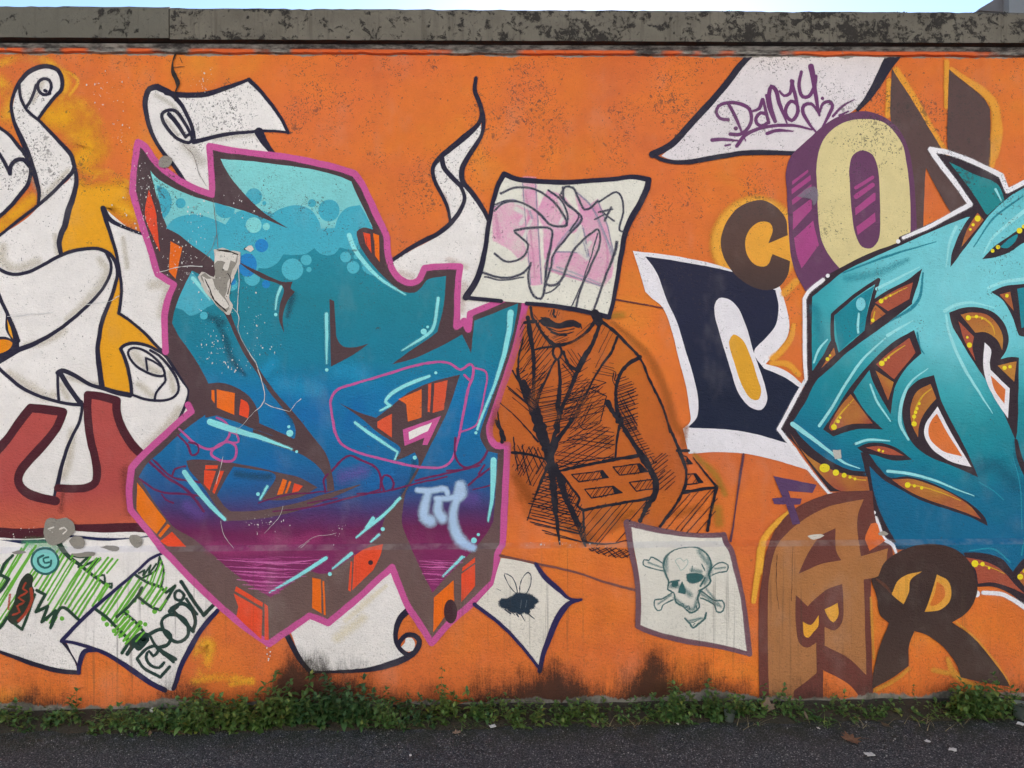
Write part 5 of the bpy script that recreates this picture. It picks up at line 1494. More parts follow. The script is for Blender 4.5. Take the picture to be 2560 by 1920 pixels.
strokes('brick', [('K 322,600* 600,540 892,490', [18, 22, 26]), ('K 322,600* 400,700 466,800 450,842 492,870*', [14, 16, 18]), ('K 492,870* 700,830 975,785', [20, 18, 22]), ('K 885,490 950,570 1000,665', [20, 26]), ('K 492,870 497,1000 512,1092', 15), ('K 512,1092 650,1105 800,1080', [14, 9, 7]), ('K 1140,460 1220,460', 22), ('K 1250,510 1330,610 1412,712*', [8, 12, 18]), ('K 1412,712* 1290,728 1175,750', [24, 22, 26]), ('K 1412,712 1380,850 1350,1012', [24, 20, 22]), ('K 1145,465 1180,545 1205,600', 14), ('K 345,640 380,800 440,950 490,1080', [24, 30, 20]),
        ('K 412,625* 625,600* 665,645* 460,675* 412,625*', 9), ('K 695,575* 880,550* 937,605* 745,630* 695,575*', 9), ('K 502,725* 700,705* 758,750* 550,786* 502,725*', 9), ('K 810,680* 980,655* 1000,720* 858,738* 810,680*', 9), ('K 1165,490* 1205,500* 1242,552* 1190,550* 1165,490*', 9), ('K 1215,622* 1270,618* 1317,682* 1208,692*', 9)], INK, rough=.4, amp=1.4)
for s in ('K 605,605* 625,600* 665,645* 622,650*', 'K 862,555* 880,550* 937,605* 880,610*', 'K 690,708* 700,705* 758,750* 705,755*', 'K 1205,500* 1242,552* 1200,540*', 'K 1250,620* 1270,618* 1317,682* 1285,682*'):
    fill('brick_hole', s, INK)
strokes('airbrush_shading', [('G 690,900 820,1010 930,1120 1010,1260 1080,1440 1120,1600 K 1160,330', [50, 80, 110, 110, 110, 100]), ('K 1200,300 1180,420', 70)], paint('#A8602E', .5), 1.0)
strokes('airbrush_shading', [('K 1420,860 1430,960', 110), ('K 1260,490 1400,620 1470,760', [60, 90, 70]), ('G 640,860 760,850', 80)], paint('#B98A3C', .6), 1.0)
strokes('airbrush_shading', [('K 380,980 560,1060', 90), ('K 830,880 760,940', 60), ('J 1800,640 1900,800', 110), ('F 1640,1600 1660,1500', 70), ('K 600,320 660,420', 80)], paint('#9A5524', .5), 1.0)
CUR[0] = None

# ---- sheet over the man's head
PAPER = paint('#E3DFCF')
fill('painted_paper', 'B 1720,1210* 1790,1238 1900,1252 2150,1258 C 500,1255 700,1240 850,1230 938,1245* 930,1310 860,1450 800,1560 770,1650 G 725,600 692,770 668,868* 560,837 300,790 100,770* F 1860,770* 1690,755* 1452,730* 1530,600 1580,420 1610,250 1640,80 B 1640,1400 1670,1290', PAPER, True, "painted paper sheet covering the man's head, tagged in pink and black spray")
PK = paint('#DC97B6', .92, .6, cloud=.55)
for s_ in ('G -135,110* 0,55* 100,95* 110,250* 60,320* 105,430* 60,475* 0,400* -125,335*', 'G 70,-95* 160,-95* 203,632* 128,642*', 'G 245,0* 350,30* 478,188* 385,300* 285,430* 230,512* 222,250* 175,140*',
           'G 430,-10* 540,95* 590,55* 645,200* 702,430* 685,585* 620,655* 480,605* 225,520* 300,415* 470,425* 535,470* 490,250* 400,290* 485,185*'):
    fill('pink_spray', s_, PK, feather=14, amp=2)
strokes('pink_spray', [('G 560,100 660,420 640,610', 40), ('G 230,530 420,590 600,640', 34), ('G 95,0 130,300 160,600', 26), ('G -110,160 -90,320', 40)], paint('#CE82A6', .8, .8), .8)
strokes('grey_spray', [('G 430,-10 545,100 700,430', 20), ('G 478,188 385,300 285,430', 20), ('G 300,415 470,425 535,468', 18), ('G 490,250 535,470', 18), ('G 160,-90 203,630', 15), ('G 70,-90 128,640', 13), ('G -135,110 0,55 100,95', 16), ('G 225,520 480,605 620,655', 18), ('G 590,60 650,210 702,430', 16)], paint('#7F7893', .8, .8), .8)
strokes('white_spray', [('G 470,240 440,380 520,460', 50), ('G 330,60 370,130 330,220', [50, 40, 30]), ('G 30,120 90,160 60,220', 50), ('G 130,200 80,330', 36), ('C 30,1400 120,1440', 44), ('G 480,430 540,350', 40), ('G 230,480 300,400', 30)], paint('#DAD6CE', .7), .8)
strokes('grey_spray', [('G 100,90 140,180', 30), ('G 420,230 300,400 280,500', 26), ('G 310,520 450,570 620,640', 22), ('G 580,160 640,300 690,440', 30), ('G 490,330 520,450', 20)], paint('#8A86A0', .6), .9)
strokes('black_spray', [('B 1690,1340 C 30,1300 150,1310 270,1380 350,1480 378,1560 290,1562', 26), ('F 1650,130 1700,85 1780,65 1870,90 1960,150 2040,230 2140,230 2150,160 2110,60 2020,-10', 24), ('F 1650,90 1760,60 1900,110 2000,200', 20), ('G 20,270 60,260 250,250 277,270 240,500 200,740 150,720 112,600 130,490', [30, 27, 33, 27, 24]), ('G 20,280 80,330 112,365 100,420 60,462 -40,482 -120,430', 24),
        ('F 1570,560 1700,595 1830,570 1895,510', 27), ('F 1580,590 1700,610 1850,590', 18), ('G 350,-30 360,60 482,185 400,290 285,440 270,520 238,638 310,640 350,590 430,400 540,290 590,258 612,320 560,480 485,640 440,800', [27, 24, 30, 24, 24]), ('G 590,290 545,450 480,640 412,790', 15), ('G 725,350 712,410 640,600 560,832', [36, 27, 24]), ('G 240,640 215,700 270,690 330,640', 18),
        ('C 340,1340 370,1292 420,1300 460,1380 500,1450 540,1440 592,1390', 26), ('C 600,1400 720,1332 760,1380 767,1470 742,1590 775,1605', 22), ('C 600,1468 692,1450', 24), ('C 640,1530 682,1435', 26), ('C 622,1470 702,1530', 21), ('C 570,1520 640,1480', 18), ('C 330,1350 380,1420 460,1490 400,1600', 20)], paint('#2F3146', .93, .9), .75, amp=1.6)
strokes('outline', [('B 1715,1205* 1800,1240 1950,1255 2150,1262 C 500,1255 700,1240 850,1225 942,1245*', [36, 34, 34, 30, 36]), ('C 942,1245* 930,1310 870,1430 810,1540 775,1640 G 760,400 725,600 695,770 668,865*', [40, 44, 36, 30, 28]), ('G 668,865* 560,840 300,790 100,772', [34, 34, 26]), ('F 1695,755 1560,742 1450,730*', 28), ('F 1450,730* 1530,600 1580,420 1605,250 1640,60 B 1640,1390 1670,1290 1715,1205*', [44, 40, 30, 28, 36])], NAVY)
strokes('outline', [('G 570,840 600,900', 60)], INK)
CUR[0] = None

# ---- bee sheet
fill('painted_paper', 'N 1690,205* 1800,220 1930,250* 1990,330 2080,420 2180,490* 2100,600 2030,740 1970,970* 1850,830 1700,670 1520,520* 1640,390*', paint('#E1DACB'), True, 'white painted diamond sheet with a dark stencilled bee')
strokes('outline', [('O 165,250 230,340 330,430 400,488 480,492', [26, 36, 34, 22, 8]), ('O 478,492 400,515 325,600 255,760 212,880 192,985*', [16, 46, 40, 34, 28]), ('N 1510,525 1700,670 1850,830 1965,975*', [26, 24, 20])], paint('#2A2450'))
BEE = paint('#22313F', 1.0, .9)
fill('bee', 'N 1682,502* 1700,488 1735,492 1770,470 1800,452 1850,458 1900,468 1925,488 1948,505* 1925,525 1915,552 1890,560 1880,592 1850,580 1815,592 1790,572 1755,575 1735,552 1705,545', BEE, feather=16, amp=4)
strokes('bee_wings', [('N 1805,450 1745,390 1718,315 1760,330 1800,400', 8), ('N 1828,450 1830,370 1880,302 1902,330 1893,400 1865,455', 9)], BEE, .5, closed=True, rough=.8, amp=1.5)
strokes('bee', [('N 1760,570 1790,600', [12, 6]), ('N 1830,590 1860,640', [14, 5]), ('N 1880,590 1925,625', [16, 6]), ('N 1720,560 1760,590', 14), ('N 1800,590 1815,610', 12), ('N 1690,430 1665,415', 5)], BEE, .6)
strokes('white_spray', [('N 1835,495 1828,550', 6), ('N 1872,495 1864,545', 6)], paint('#7F8688', .6), .9)
b = MB()
for i in range(120):
    t0 = TILES['N']
    b.disc(t0[0] + rh.gauss(1790, 90) / K, t0[1] + rh.gauss(570, 60) / K, rh.uniform(.35, .9), n=5)
    b.off += 1e-6
put(b, 'overspray', paint('#2B3C4C'), kind='stuff')
CUR[0] = None

# ---- skull sheet
fill('painted_paper', 'O 800,-50* 900,0 1100,40 1445,45* 1462,105* 1500,130 1540,280 1590,500 1610,700 1622,852* 1450,812 1200,772 1000,722 883,667* 890,500 875,320 840,130', paint('#DDD8CA'), True, 'white painted sheet with a grey green skull and crossbones')
strokes('outline', [('K 795,955* 900,985 1100,1025 1300,1045 1455,1040*', [50, 46, 36, 44]), ('K 1460,1040* O 1475,95 1510,150 1545,280 1595,500 1620,700 1640,868*', [46, 42, 38, 44, 46]), ('O 1640,868* 1450,820 1200,778 1000,730 868,678*', [34, 40, 46, 40]), ('O 868,678* 872,500 858,330 822,150 795,-40*', [46, 40, 44, 56])], paint('#72525A', .97), .3)
SK = paint('#38605F', 1.0, .8)
strokes('skull_shading', [('O 1350,200 1365,290 1330,380', [40, 70, 50]), ('O 1070,200 1060,290', [30, 60]), ('O 1120,480 1180,530 1250,560 1280,480', [40, 40, 50, 40]), ('O 1290,440 1420,530', 40), ('O 1100,400 1150,400', 60), ('O 1240,290 1300,300', 50), ('O 1180,420 1230,460', 70), ('O 1340,420 1440,540', 30), ('O 1010,520 1100,460', 26), ('O 940,235 1030,270', 26), ('O 1400,280 1470,270', 26), ('O 1290,160 1350,240', 60), ('O 1220,640 1310,620', 30)], paint('#5C7B78', .8), 1.0)
strokes('skull', [('O 1070,340 1045,270 1060,200 1120,150 1200,132 1290,138 1350,185 1375,255 1358,320 1372,365 1340,405 1290,430', [26, 36, 18, 12, 14, 26, 34, 26, 18]), ('O 1070,340 1082,372 1072,420 1115,445 1130,510 1180,540', [20, 18, 20, 24, 18]), ('O 1180,540 1215,575 1240,582 1290,545 1282,480 1300,430', [16, 22, 20, 24, 30]),
        ('O 1040,245 990,212 960,200 945,222 912,215 905,252 940,268 1050,295', 15), ('O 1370,285 1420,242 1450,235 1490,255 1482,295 1430,302 1380,325', 15), ('O 1110,440 1030,490 985,495 980,530 1005,567 1030,562 1042,530 1115,490', 15), ('O 1300,430 1400,500 1450,500 1467,540 1440,582 1410,572 1400,530 1300,480', 17),
        ('O 1190,622 1230,660 1250,685 1282,662 1332,622 1340,585', [16, 22, 22, 26]), ('O 1205,640 1250,650 1300,615', 10), ('O 1245,260 1240,300', 10), ('O 1310,250 1330,290', 14), ('O 1090,370 1150,360', 26), ('O 1330,340 1300,400', 24), ('O 1150,440 1190,450', 20)], SK, .8, rough=.4, amp=1.4)
strokes('skull', [('O 1150,262 1125,225 1160,205 1182,228 1205,212 1212,245 1165,290', 9)], paint('#9FB3A8', .9), .7, closed=True)
fill('eye_socket', 'O 1205,320* 1260,312 1320,330 1300,360 1240,378 1212,360', SK, feather=12)
fill('eye_socket', 'O 1105,372 1138,362 1140,395 1108,402', SK, feather=10)
fill('nose_hole', 'O 1172,368* 1198,440 1178,448 1152,438', SK, feather=9)
strokes('skull', [('O 1200,545 1220,535 1225,560 1205,568', 10), ('O 1165,525 1180,520 1182,540', 10), ('O 1258,545 1272,535 1275,555', 10), ('O 1250,670 1262,655', 8)], SK, .6)
CUR[0] = None

# ---- cracks, lost plaster, patches and paint chips
CONC = paint('#8F897E')
DARKC, PALE = paint('#2E2723'), paint('#D9D2C6')
strokes('wall_crack', [('A 1218,300 1216,380 1195,450 1205,520 1235,585 1215,650', [8, 10, 10, 30, 26, 6]), ('A 1245,400 1265,440', 4), ('A 1200,470 1280,462', 4), ('A 1215,660 1212,700', 6)], DARKC, rough=.9, amp=2.0, part=True, label='open crack running down from the coping joint')
CUR[0] = None
strokes('wall_crack', [('A 1270,1000 1340,1080 1380,1200 1430,1290', [3, 4, 3]), ('E 1480,60 1500,260 1512,395', [3, 4, 3]), ('E 1400,480 1460,400 1500,300', 3)], paint('#7A6A60'), rough=.8, amp=2.0, part=True, label='hairline crack through the paper roll and light turquoise paint')
CUR[0] = None
strokes('wall_crack', [('E 1600,785 1650,850 1650,950 1700,1070 1770,1180 1820,1330 1830,1440 1740,1540 1640,1640 I 1640,300 1640,370', [3, 3, 3, 4, 4, 6, 4, 2, 2]), ('E 1835,1460 1900,1490 2010,1520', [5, 4, 4]), ('E 2010,1515 2050,1460 2080,1435', [4, 4, 6]), ('E 1110,555 1240,520 1400,515', [4, 6, 8]), ('E 60,860 200,850 370,830', 3), ('E 600,780 760,755 830,720', 4), ('E 1650,440 1655,650 1645,830', 4), ('I 1530,950 1560,1060 1620,1130', [2, 3, 2]), ('I 1960,840 1930,920 1830,1030', [2, 3, 2]), ('I 2080,1125 2140,1085', 3), ('I 1545,500 1520,600 1495,690', 4), ('J 300,1125 400,1060 560,1030', 2)],
        paint('#CFCDC6'), rough=1.0, amp=2.4, part=True, label='white branching crack through the turquoise letter')
CUR[0] = None
fill('plaster_patch', 'E 1478,402* 1540,388 1600,404 1668,425* 1655,520 1625,575 1605,640 1588,720 1612,790 1588,848 1530,815 1480,770 1430,700 1378,590* 1400,556 1440,572 1478,596 1492,520', paint('#C9C2B6'), True, 'broken patch of bare pale plaster on the turquoise letter', amp=5)
fill('plaster_core', 'E 1490,412* 1560,400 1650,432* 1640,490 1600,560 1575,650 1560,725* 1595,790 1570,832 1500,782 1440,680 1390,580* 1420,560 1455,590 1490,600*', CONC, amp=4)
fill('plaster_rim', 'E 1495,415* 1560,405 1648,440* 1630,490 1595,480 1580,545 1545,530 1560,490 1510,480 1490,500*', PALE, amp=4)
fill('plaster_rim', 'E 1395,585* 1430,600 1470,590* 1490,640 1520,700 1560,740* 1590,790 1560,810 1500,770 1450,690', PALE, amp=4)
strokes('plaster_rim', [('E 1505,405 1570,412 1648,432', [8, 12, 6]), ('E 1575,560 1600,600 1570,720', 5), ('E 1420,600 1500,760 1565,825', [6, 10, 8]), ('E 1700,395 1745,375', [14, 4])], DARKC, rough=.9, amp=3)
fill('plaster_rim', 'E 1690,395* 1740,370 1752,400 1730,418*', PALE, amp=3)
CUR[0] = None
fill('plaster_patch', 'I 310,960 345,925 400,935 460,922 515,965 528,1020 480,1068 400,1105 345,1112 308,1040', CONC, True, 'round grey mortar patch at the foot of the red letter', amp=4)
strokes('plaster_rim', [('I 420,1000 450,990 470,1010 440,1035', 10), ('I 340,1000 380,985', 8)], PALE, rough=1, amp=3)
CUR[0] = None
fill('plaster_patch', 'I 485,1080 520,1050 570,1060 600,1095 590,1130 520,1128', CONC, True, 'small grey mortar patch right of the round patch', amp=4)
CUR[0] = None
fill('plaster_patch', 'I 905,1050 950,1040 985,1070 980,1120 930,1130 905,1090', CONC, True, 'grey mortar patch beside the pink outline above the crocodile sheet', amp=4)
CUR[0] = None
fill('plaster_patch', 'I 690,1125* 760,1115 830,1125 825,1145 740,1140', CONC, True, 'thin strip of bare plaster along the ledge', amp=4)
fill('plaster_patch', 'I 500,1170* 600,1160 665,1165 650,1190 540,1190', CONC, amp=4)
fill('plaster_patch', 'I 90,1160* 160,1150 190,1165 110,1175', CONC, amp=4)
CUR[0] = None
fill('plaster_patch', 'A 1100,1135 1130,1085 1190,1100 1185,1150 1120,1165', CONC, True, 'flaked grey spot under the paper roll', amp=4)
CUR[0] = None
fill('plaster_patch', 'L 885,455* 940,450* 942,510 900,522*', paint('#B9B7AE'), True, 'scrap of torn sticker on the turquoise letter', amp=3)
CUR[0] = None
fill('plaster_patch', 'L 715,1050 770,1035 825,1045 800,1065 740,1070', paint('#CFC8BA'), True, 'pale chipped spot on the tan letter', amp=4)
CUR[0] = None
fill('plaster_patch', 'L 1195,1030 1240,1015 1275,1030 1240,1048 1205,1045', paint('#A8A294'), True, 'grey chipped spot beside the white edge over the ledge', amp=3)
CUR[0] = None
fill('plaster_patch', 'D 650,1360* 700,1310 760,1300 785,1350 760,1420 740,1380', paint('#837884', .8), True, 'scraped grey spot on the cream letter', amp=4, feather=10)
CUR[0] = None
b = MB()
for tl, cx, cy, sx, sy, n in (('E', 1380, 240, 60, 90, 40), ('E', 1290, 440, 90, 60, 60), ('E', 1480, 1040, 70, 90, 70), ('E', 1620, 1180, 60, 60, 30), ('E', 1220, 560, 60, 60, 40), ('A', 1000, 1270, 40, 90, 60), ('A', 1060, 1570, 60, 60, 40), ('A', 720, 640, 70, 60, 40), ('A', 860, 920, 40, 60, 25), ('A', 1400, 570, 40, 50, 30), ('E', 1760, 920, 40, 50, 25), ('E', 1530, 700, 110, 90, 40), ('E', 1850, 1080, 60, 40, 20),
                              ('I', 1850, 960, 90, 40, 25), ('J', 580, 1000, 40, 30, 10), ('K', 400, 1105, 200, 12, 22), ('E', 900, 230, 60, 40, 22), ('A', 1650, 1420, 80, 60, 24), ('I', 150, 1040, 90, 30, 20), ('A', 950, 1480, 60, 90, 25), ('J', 60, 960, 60, 20, 14)):
    t0 = TILES[tl]
    for i in range(n):
        x, y = t0[0] + rh.gauss(cx, sx) / K, t0[1] + rh.gauss(cy, sy) / K
        r = min(3.2, rh.expovariate(1 / .9) + .45)
        q = rh.uniform(0, 6.28)
        base = len(b.v)
        m_ = rh.randint(4, 6)
        el = rh.uniform(.35, 1)
        for k in range(m_):
            a = q + k * 6.283 / m_
            rr_ = r * rh.uniform(.5, 1.3)
            b.vert(x + math.cos(a) * rr_ * el, y + math.sin(a) * rr_)
        b.f.append(tuple(range(base, base + m_)))
        b.off += 1e-6
put(b, 'paint_chips', paint('#D8D4CC'), kind='stuff')
# white bead drips under the letter tip
dots('paint_beads', 'M', [(1848, 825, 5), (1872, 852, 5), (1850, 868, 5), (1860, 900, 6), (1858, 912, 4), (1870, 880, 4)], WHITE)

# ------------------------------------------------------------------ weeds at the foot of the wall
def leaf_mat(name, dark, light, yellow):
    mt = bpy.data.materials.new(name)
    mt.use_nodes = True
    t = NT(mt.node_tree)
    bs = mt.node_tree.nodes['Principled BSDF']
    geo = t.n('ShaderNodeNewGeometry')
    rnd = geo.outputs['Random Per Island']
    c = t.ramp(rnd, [(0, dark + (1,)), (.55, tuple((a + b_) / 2 for a, b_ in zip(dark, light)) + (1,)), (.90, light + (1,)), (1, yellow + (1,))])
    mt.node_tree.links.new(c, bs.inputs['Base Color'])
    bs.inputs['Roughness'].default_value = .48
    bs.inputs['Specular IOR Level'].default_value = .4
    tr = t.n('ShaderNodeBsdfTranslucent')
    mt.node_tree.links.new(t.mix(1.0, c, (1.0, 1.25, .55, 1), 'MULTIPLY'), tr.inputs[0])
    mx = t.n('ShaderNodeMixShader', ins={0: .25})
    mt.node_tree.links.new(bs.outputs[0], mx.inputs[1])
    mt.node_tree.links.new(tr.outputs[0], mx.inputs[2])
    mt.node_tree.links.new(mx.outputs[0], mt.node_tree.nodes['Material Output'].inputs[0])
    return mt


M_LEAF = leaf_mat('weed_leaf', (.058, .130, .038), (.14, .24, .062), (.28, .31, .07))
M_LEAF2 = leaf_mat('weed_leaf_dark', (.036, .090, .032), (.080, .155, .048), (.12, .17, .05))
M_LEAF3 = leaf_mat('weed_leaf_fresh', (.065, .125, .030), (.150, .235, .055), (.30, .29, .07))
M_STRAW = leaf_mat('dry_straw', (.16, .12, .06), (.30, .24, .13), (.36, .30, .18))
M_STEM = simple_mat('weed_stem', (.085, .105, .04), .7, .3, 60)


def add_leaf(v, f, base, d, up, L, W, droop=.25):
    d = d.normalized()
    s = d.cross(up)
    if s.length < 1e-4:
        s = Vector((1, 0, 0))
    s.normalize()
    n = s.cross(d).normalized()
    b = len(v)
    prof_ = ((.0, .06), (.22, .75), (.48, 1.0), (.75, .66), (1.0, 0.0))
    for u, w in prof_:
        c = base + d * (L * u) - Vector((0, 0, 1)) * (droop * L * u * u) + n * (.05 * L * math.sin(u * 3.1))
        if w == 0:
            v.append(tuple(c))
        else:
            e = n * (W * w * .18)
            v.append(tuple(c - s * (W * w * .5) + e))
            v.append(tuple(c))
            v.append(tuple(c + s * (W * w * .5) + e))
    for i in range(3):
        a = b + i * 3
        f.append((a, a + 1, a + 4, a + 3))
        f.append((a + 1, a + 2, a + 5, a + 4))
    a = b + 9
    f.append((a, a + 1, a + 3))
    f.append((a + 1, a + 2, a + 3))


def stem_tube(v, f, pts, r0, r1):
    n = len(pts)
    b = len(v)
    for i, p in enumerate(pts):
        r = r0 + (r1 - r0) * i / (n - 1)
        for k in range(3):
            a = k * 2.094
            v.append((p.x + math.cos(a) * r, p.y + math.sin(a) * r, p.z))
    for i in range(n - 1):
        for k in range(3):
            a = b + i * 3 + k
            c = b + i * 3 + (k + 1) % 3
            f.append((a, c, c + 3, a + 3))


def weed(px, wpx, hpx, label, seed, dens=1.0, name='weed_clump', leaf=1.0, base_row=1806, group=None):
    """a clump standing at the wall foot: photo column of its middle, its width and its height in photo pixels"""
    r = random.Random(seed)
    S = 3.25 / FPX
    g = ground_pt(px, base_row)
    w, h = wpx * S, hpx * S
    depth = min(.20, .06 + w * .3) * r.uniform(.7, 1.25)
    leaf *= r.uniform(.8, 1.3)
    yb = -PLINTH - .02 - depth * .5
    root = bpy.data.objects.new(name, None)
    COL.objects.link(root)
    root.location = (g.x, yb, 0)
    tag(root, label, 'weed', group or 'weeds growing along the wall foot')
    lv, lf, sv_, sf_ = [], [], [], []
    nst = max(5, int(dens * w * depth * 1150))
    for i in range(nst):
        u, q = r.uniform(-1, 1), r.uniform(-1, 1)
        bx_, by_ = u * w * .5, q * depth * .5
        env = max(.12, (1 - abs(u) ** 2.2)) * (1 - .35 * max(0, -q))
        hh = h * env * (r.uniform(.30, .85) if r.random() < .8 else r.uniform(.8, 1.15))
        lean = Vector((r.uniform(-.35, .35), r.uniform(-.55, .12) - .1, 1)).normalized()
        if by_ + lean.y * hh > depth * .5 + .01:
            lean.y = 0
        pts = []
        for k in range(4):
            tt = k / 3
            p = Vector((bx_, by_, -.006)) + lean * (hh * tt) + Vector((r.uniform(-.004, .004), r.uniform(-.004, .004), 0)) * tt
            pts.append(p)
        stem_tube(sv_, sf_, pts, .0016, .0008)
        nl = max(3, int(hh / .014))
        for k in range(nl):
            tt = (k + .6) / nl
            p = pts[0].lerp(pts[-1], tt)
            a = k * 2.4 + r.uniform(-.5, .5)
            L = leaf * r.uniform(.026, .050) * (1.1 - .35 * tt)
            dirv = Vector((math.cos(a), math.sin(a) - .25, r.uniform(.05, .7)))
            if p.y + dirv.y * L > depth * .5 + .015:
                dirv.y = -abs(dirv.y)
            add_leaf(lv, lf, p, dirv, Vector((0, 0, 1)), L, L * r.uniform(.42, .6), r.uniform(.05, .5))
        for k in range(3):
            a = r.uniform(0, 6.28)
            add_leaf(lv, lf, pts[-1], Vector((math.cos(a), math.sin(a) - .2, 1.0)), Vector((0, 0, 1)), leaf * r.uniform(.016, .028), leaf * .012, .1)
    mesh_obj('leaves', lv, lf, r.choice((M_LEAF, M_LEAF, M_LEAF2, M_LEAF3)), root, smooth=True)['kind'] = 'stuff'
    mesh_obj('stems', sv_, sf_, M_STEM, root)['kind'] = 'stuff'
    return root


WEEDS = [
    (30, 130, 62, 'low leafy weed clump at the far left under the crocodile sheet', 1.0, 1.0),
    (120, 110, 44, 'sparse low weed clump right of the leftmost clump', .8, .9),
    (185, 140, 62, 'bushy low weed clump below the corner of the crocodile sheet', 1.0, 1.0),
    (330, 150, 66, 'weed clump mixed with grass blades under the CRODIL sheet tip', .9, .9),
    (440, 140, 78, 'weed clump with fresh green leaves right of the dandelion clock', 1.1, 1.0),
    (530, 150, 110, 'tall leafy weed clump under the yellow patch by the letter tip', 1.2, 1.1),
    (620, 140, 92, 'dense weed clump left of the black mould stain', 1.2, 1.0),
    (715, 150, 110, 'dense weed clump in front of the black mould stain', 1.2, 1.1),
    (800, 150, 112, 'broad dense weed clump under the blackened white paper', 1.3, 1.1),
    (880, 150, 116, 'tallest weed clump, under the curl of the white paper', 1.3, 1.1),
    (960, 120, 92, 'weed clump under the curled corner of the white paper', 1.1, 1.0),
    (1030, 130, 84, 'weed clump under the tip of the purple letter point', 1.0, .95),
    (1110, 120, 88, 'weed clump with a thin upright sprig at its middle', 1.0, .95),
    (1190, 120, 64, 'low weed clump left of the bee sheet point', 1.0, .95),
    (1260, 130, 88, 'weed clump rising under the bee sheet', 1.1, 1.0),
    (1350, 140, 64, 'low weed clump under the point of the bee sheet', 1.0, .95),
    (1455, 120, 62, 'low weed clump by the pale dead leaf', 1.0, .95),
    (1520, 90, 40, 'small weed clump left of the bare concrete foot', .8, .9),
    (1590, 110, 56, 'low weed clump under the skull sheet mould stain', .9, .9),
    (1670, 120, 108, 'pointed weed clump below the skull sheet', 1.2, 1.0),
    (1760, 130, 76, 'weed clump behind the half buried plastic cup', 1.1, 1.0),
    (1830, 130, 98, 'tall weed clump right of the plastic cup', 1.1, 1.0),
    (1900, 90, 56, 'weed clump below the left edge of the tan letter', .9, .95),
    (1960, 130, 82, 'weed clump with fallen maple leaf in front under the tan letter', 1.1, 1.0),
    (2020, 70, 44, 'small weed clump right of the fallen maple leaf', .9, .9),
    (2100, 80, 66, 'separate small weed clump under the split of the tan letter', .9, .9),
    (2180, 110, 36, 'creeping weed patch between the tan and dark letters', .9, .8),
    (2260, 130, 34, 'creeping weed patch under the dark letter R', .9, .8),
    (2350, 110, 34, 'thin creeping weeds under the right leg of the dark letter R', .7, .8),
    (2450, 130, 104, 'leafy weed clump at the right under the dark letter leg', 1.2, 1.0),
    (2530, 150, 110, 'dense weed clump at the right edge of the picture', 1.2, 1.1),
]
for i, (px, w, h, lab, de, lf_) in enumerate(WEEDS):
    weed(px, w, h, lab, 100 + i, de, leaf=lf_)

# upright sprig and the large leaved shoot on the mould stain
def sprig(px, row, hpx, label, seed, leafL):
    r = random.Random(seed)
    S = 3.3 / FPX
    g = ground_pt(px, 1790)
    root = bpy.data.objects.new('weed_shoot', None)
    COL.objects.link(root)
    root.location = (g.x, -.075, 0)
    tag(root, label, 'weed')
    h = hpx * S
    pts = [Vector((0.01 * math.sin(k), 0.002 * k, h * k / 6 - .004)) for k in range(7)]
    v, f, a_, b_ = [], [], [], []
    stem_tube(a_, b_, pts, .002, .001)
    for k in range(2, 7):
        for s_ in range(3):
            an = r.uniform(0, 6.28)
            add_leaf(v, f, pts[k], Vector((math.cos(an), math.sin(an) - .5, r.uniform(.0, .5))), Vector((0, 0, 1)), leafL * r.uniform(.6, 1.1), leafL * .5, .4)
    mesh_obj('leaves', v, f, M_LEAF, root, smooth=True)
    mesh_obj('stem', a_, b_, M_STEM, root)


sprig(690, 1790, 108, 'leafy shoot reaching over the black mould stain', 1, .040)
sprig(1108, 1790, 115, 'thin upright sprig rising above the weeds under the purple point', 2, .022)
sprig(730, 1790, 90, 'second leafy shoot beside the one on the mould stain', 3, .034)
sprig(2310, 1790, 60, 'tiny lone shoot between the legs of the dark letter R', 5, .014)

# grass blades
def grass(px, n, hpx, wpx, label, seed, mat=None):
    r = random.Random(seed)
    S = 3.2 / FPX
    g = ground_pt(px, 1815)
    root = bpy.data.objects.new('grass_tuft', None)
    COL.objects.link(root)
    root.location = (g.x, g.y, 0)
    v, f = [], []
    for i in range(n):
        bx_, by_ = r.gauss(0, wpx * S * .35), r.gauss(0, .02)
        a = r.uniform(0, 6.28)
        L = hpx * S * r.uniform(.5, 1.1)
        d = Vector((math.cos(a) * .7, math.sin(a) * .5 - .2, 1)).normalized()
        b = len(v)
        w = .0018
        for k in range(4):
            t = k / 3
            p = Vector((bx_, by_, -.004)) + d * (L * t) + Vector((math.cos(a), math.sin(a) * .6, -.7)) * (L * .45 * t * t)
            ww = w * (1 - t * .9)
            v.append((p.x - math.sin(a) * ww, p.y + math.cos(a) * ww, max(.001, p.z)))
            v.append((p.x + math.sin(a) * ww, p.y - math.cos(a) * ww, max(.001, p.z)))
        for k in range(3):
            f.append((b + 2 * k, b + 2 * k + 1, b + 2 * k + 3, b + 2 * k + 2))
    mesh_obj('blades', v, f, mat or M_LEAF3, root)['kind'] = 'stuff'
    tag(root, label, 'grass')


grass(335, 110, 60, 80, 'tuft of thin grass blades under the CRODIL sheet', 1)
grass(300, 40, 40, 50, 'smaller grass tuft at the asphalt edge left of the dead leaf', 2)
grass(1180, 36, 40, 60, 'sparse grass blades by the dark moss in front of the weeds', 3)
grass(2060, 30, 36, 40, 'few grass blades on the bare concrete foot', 4)

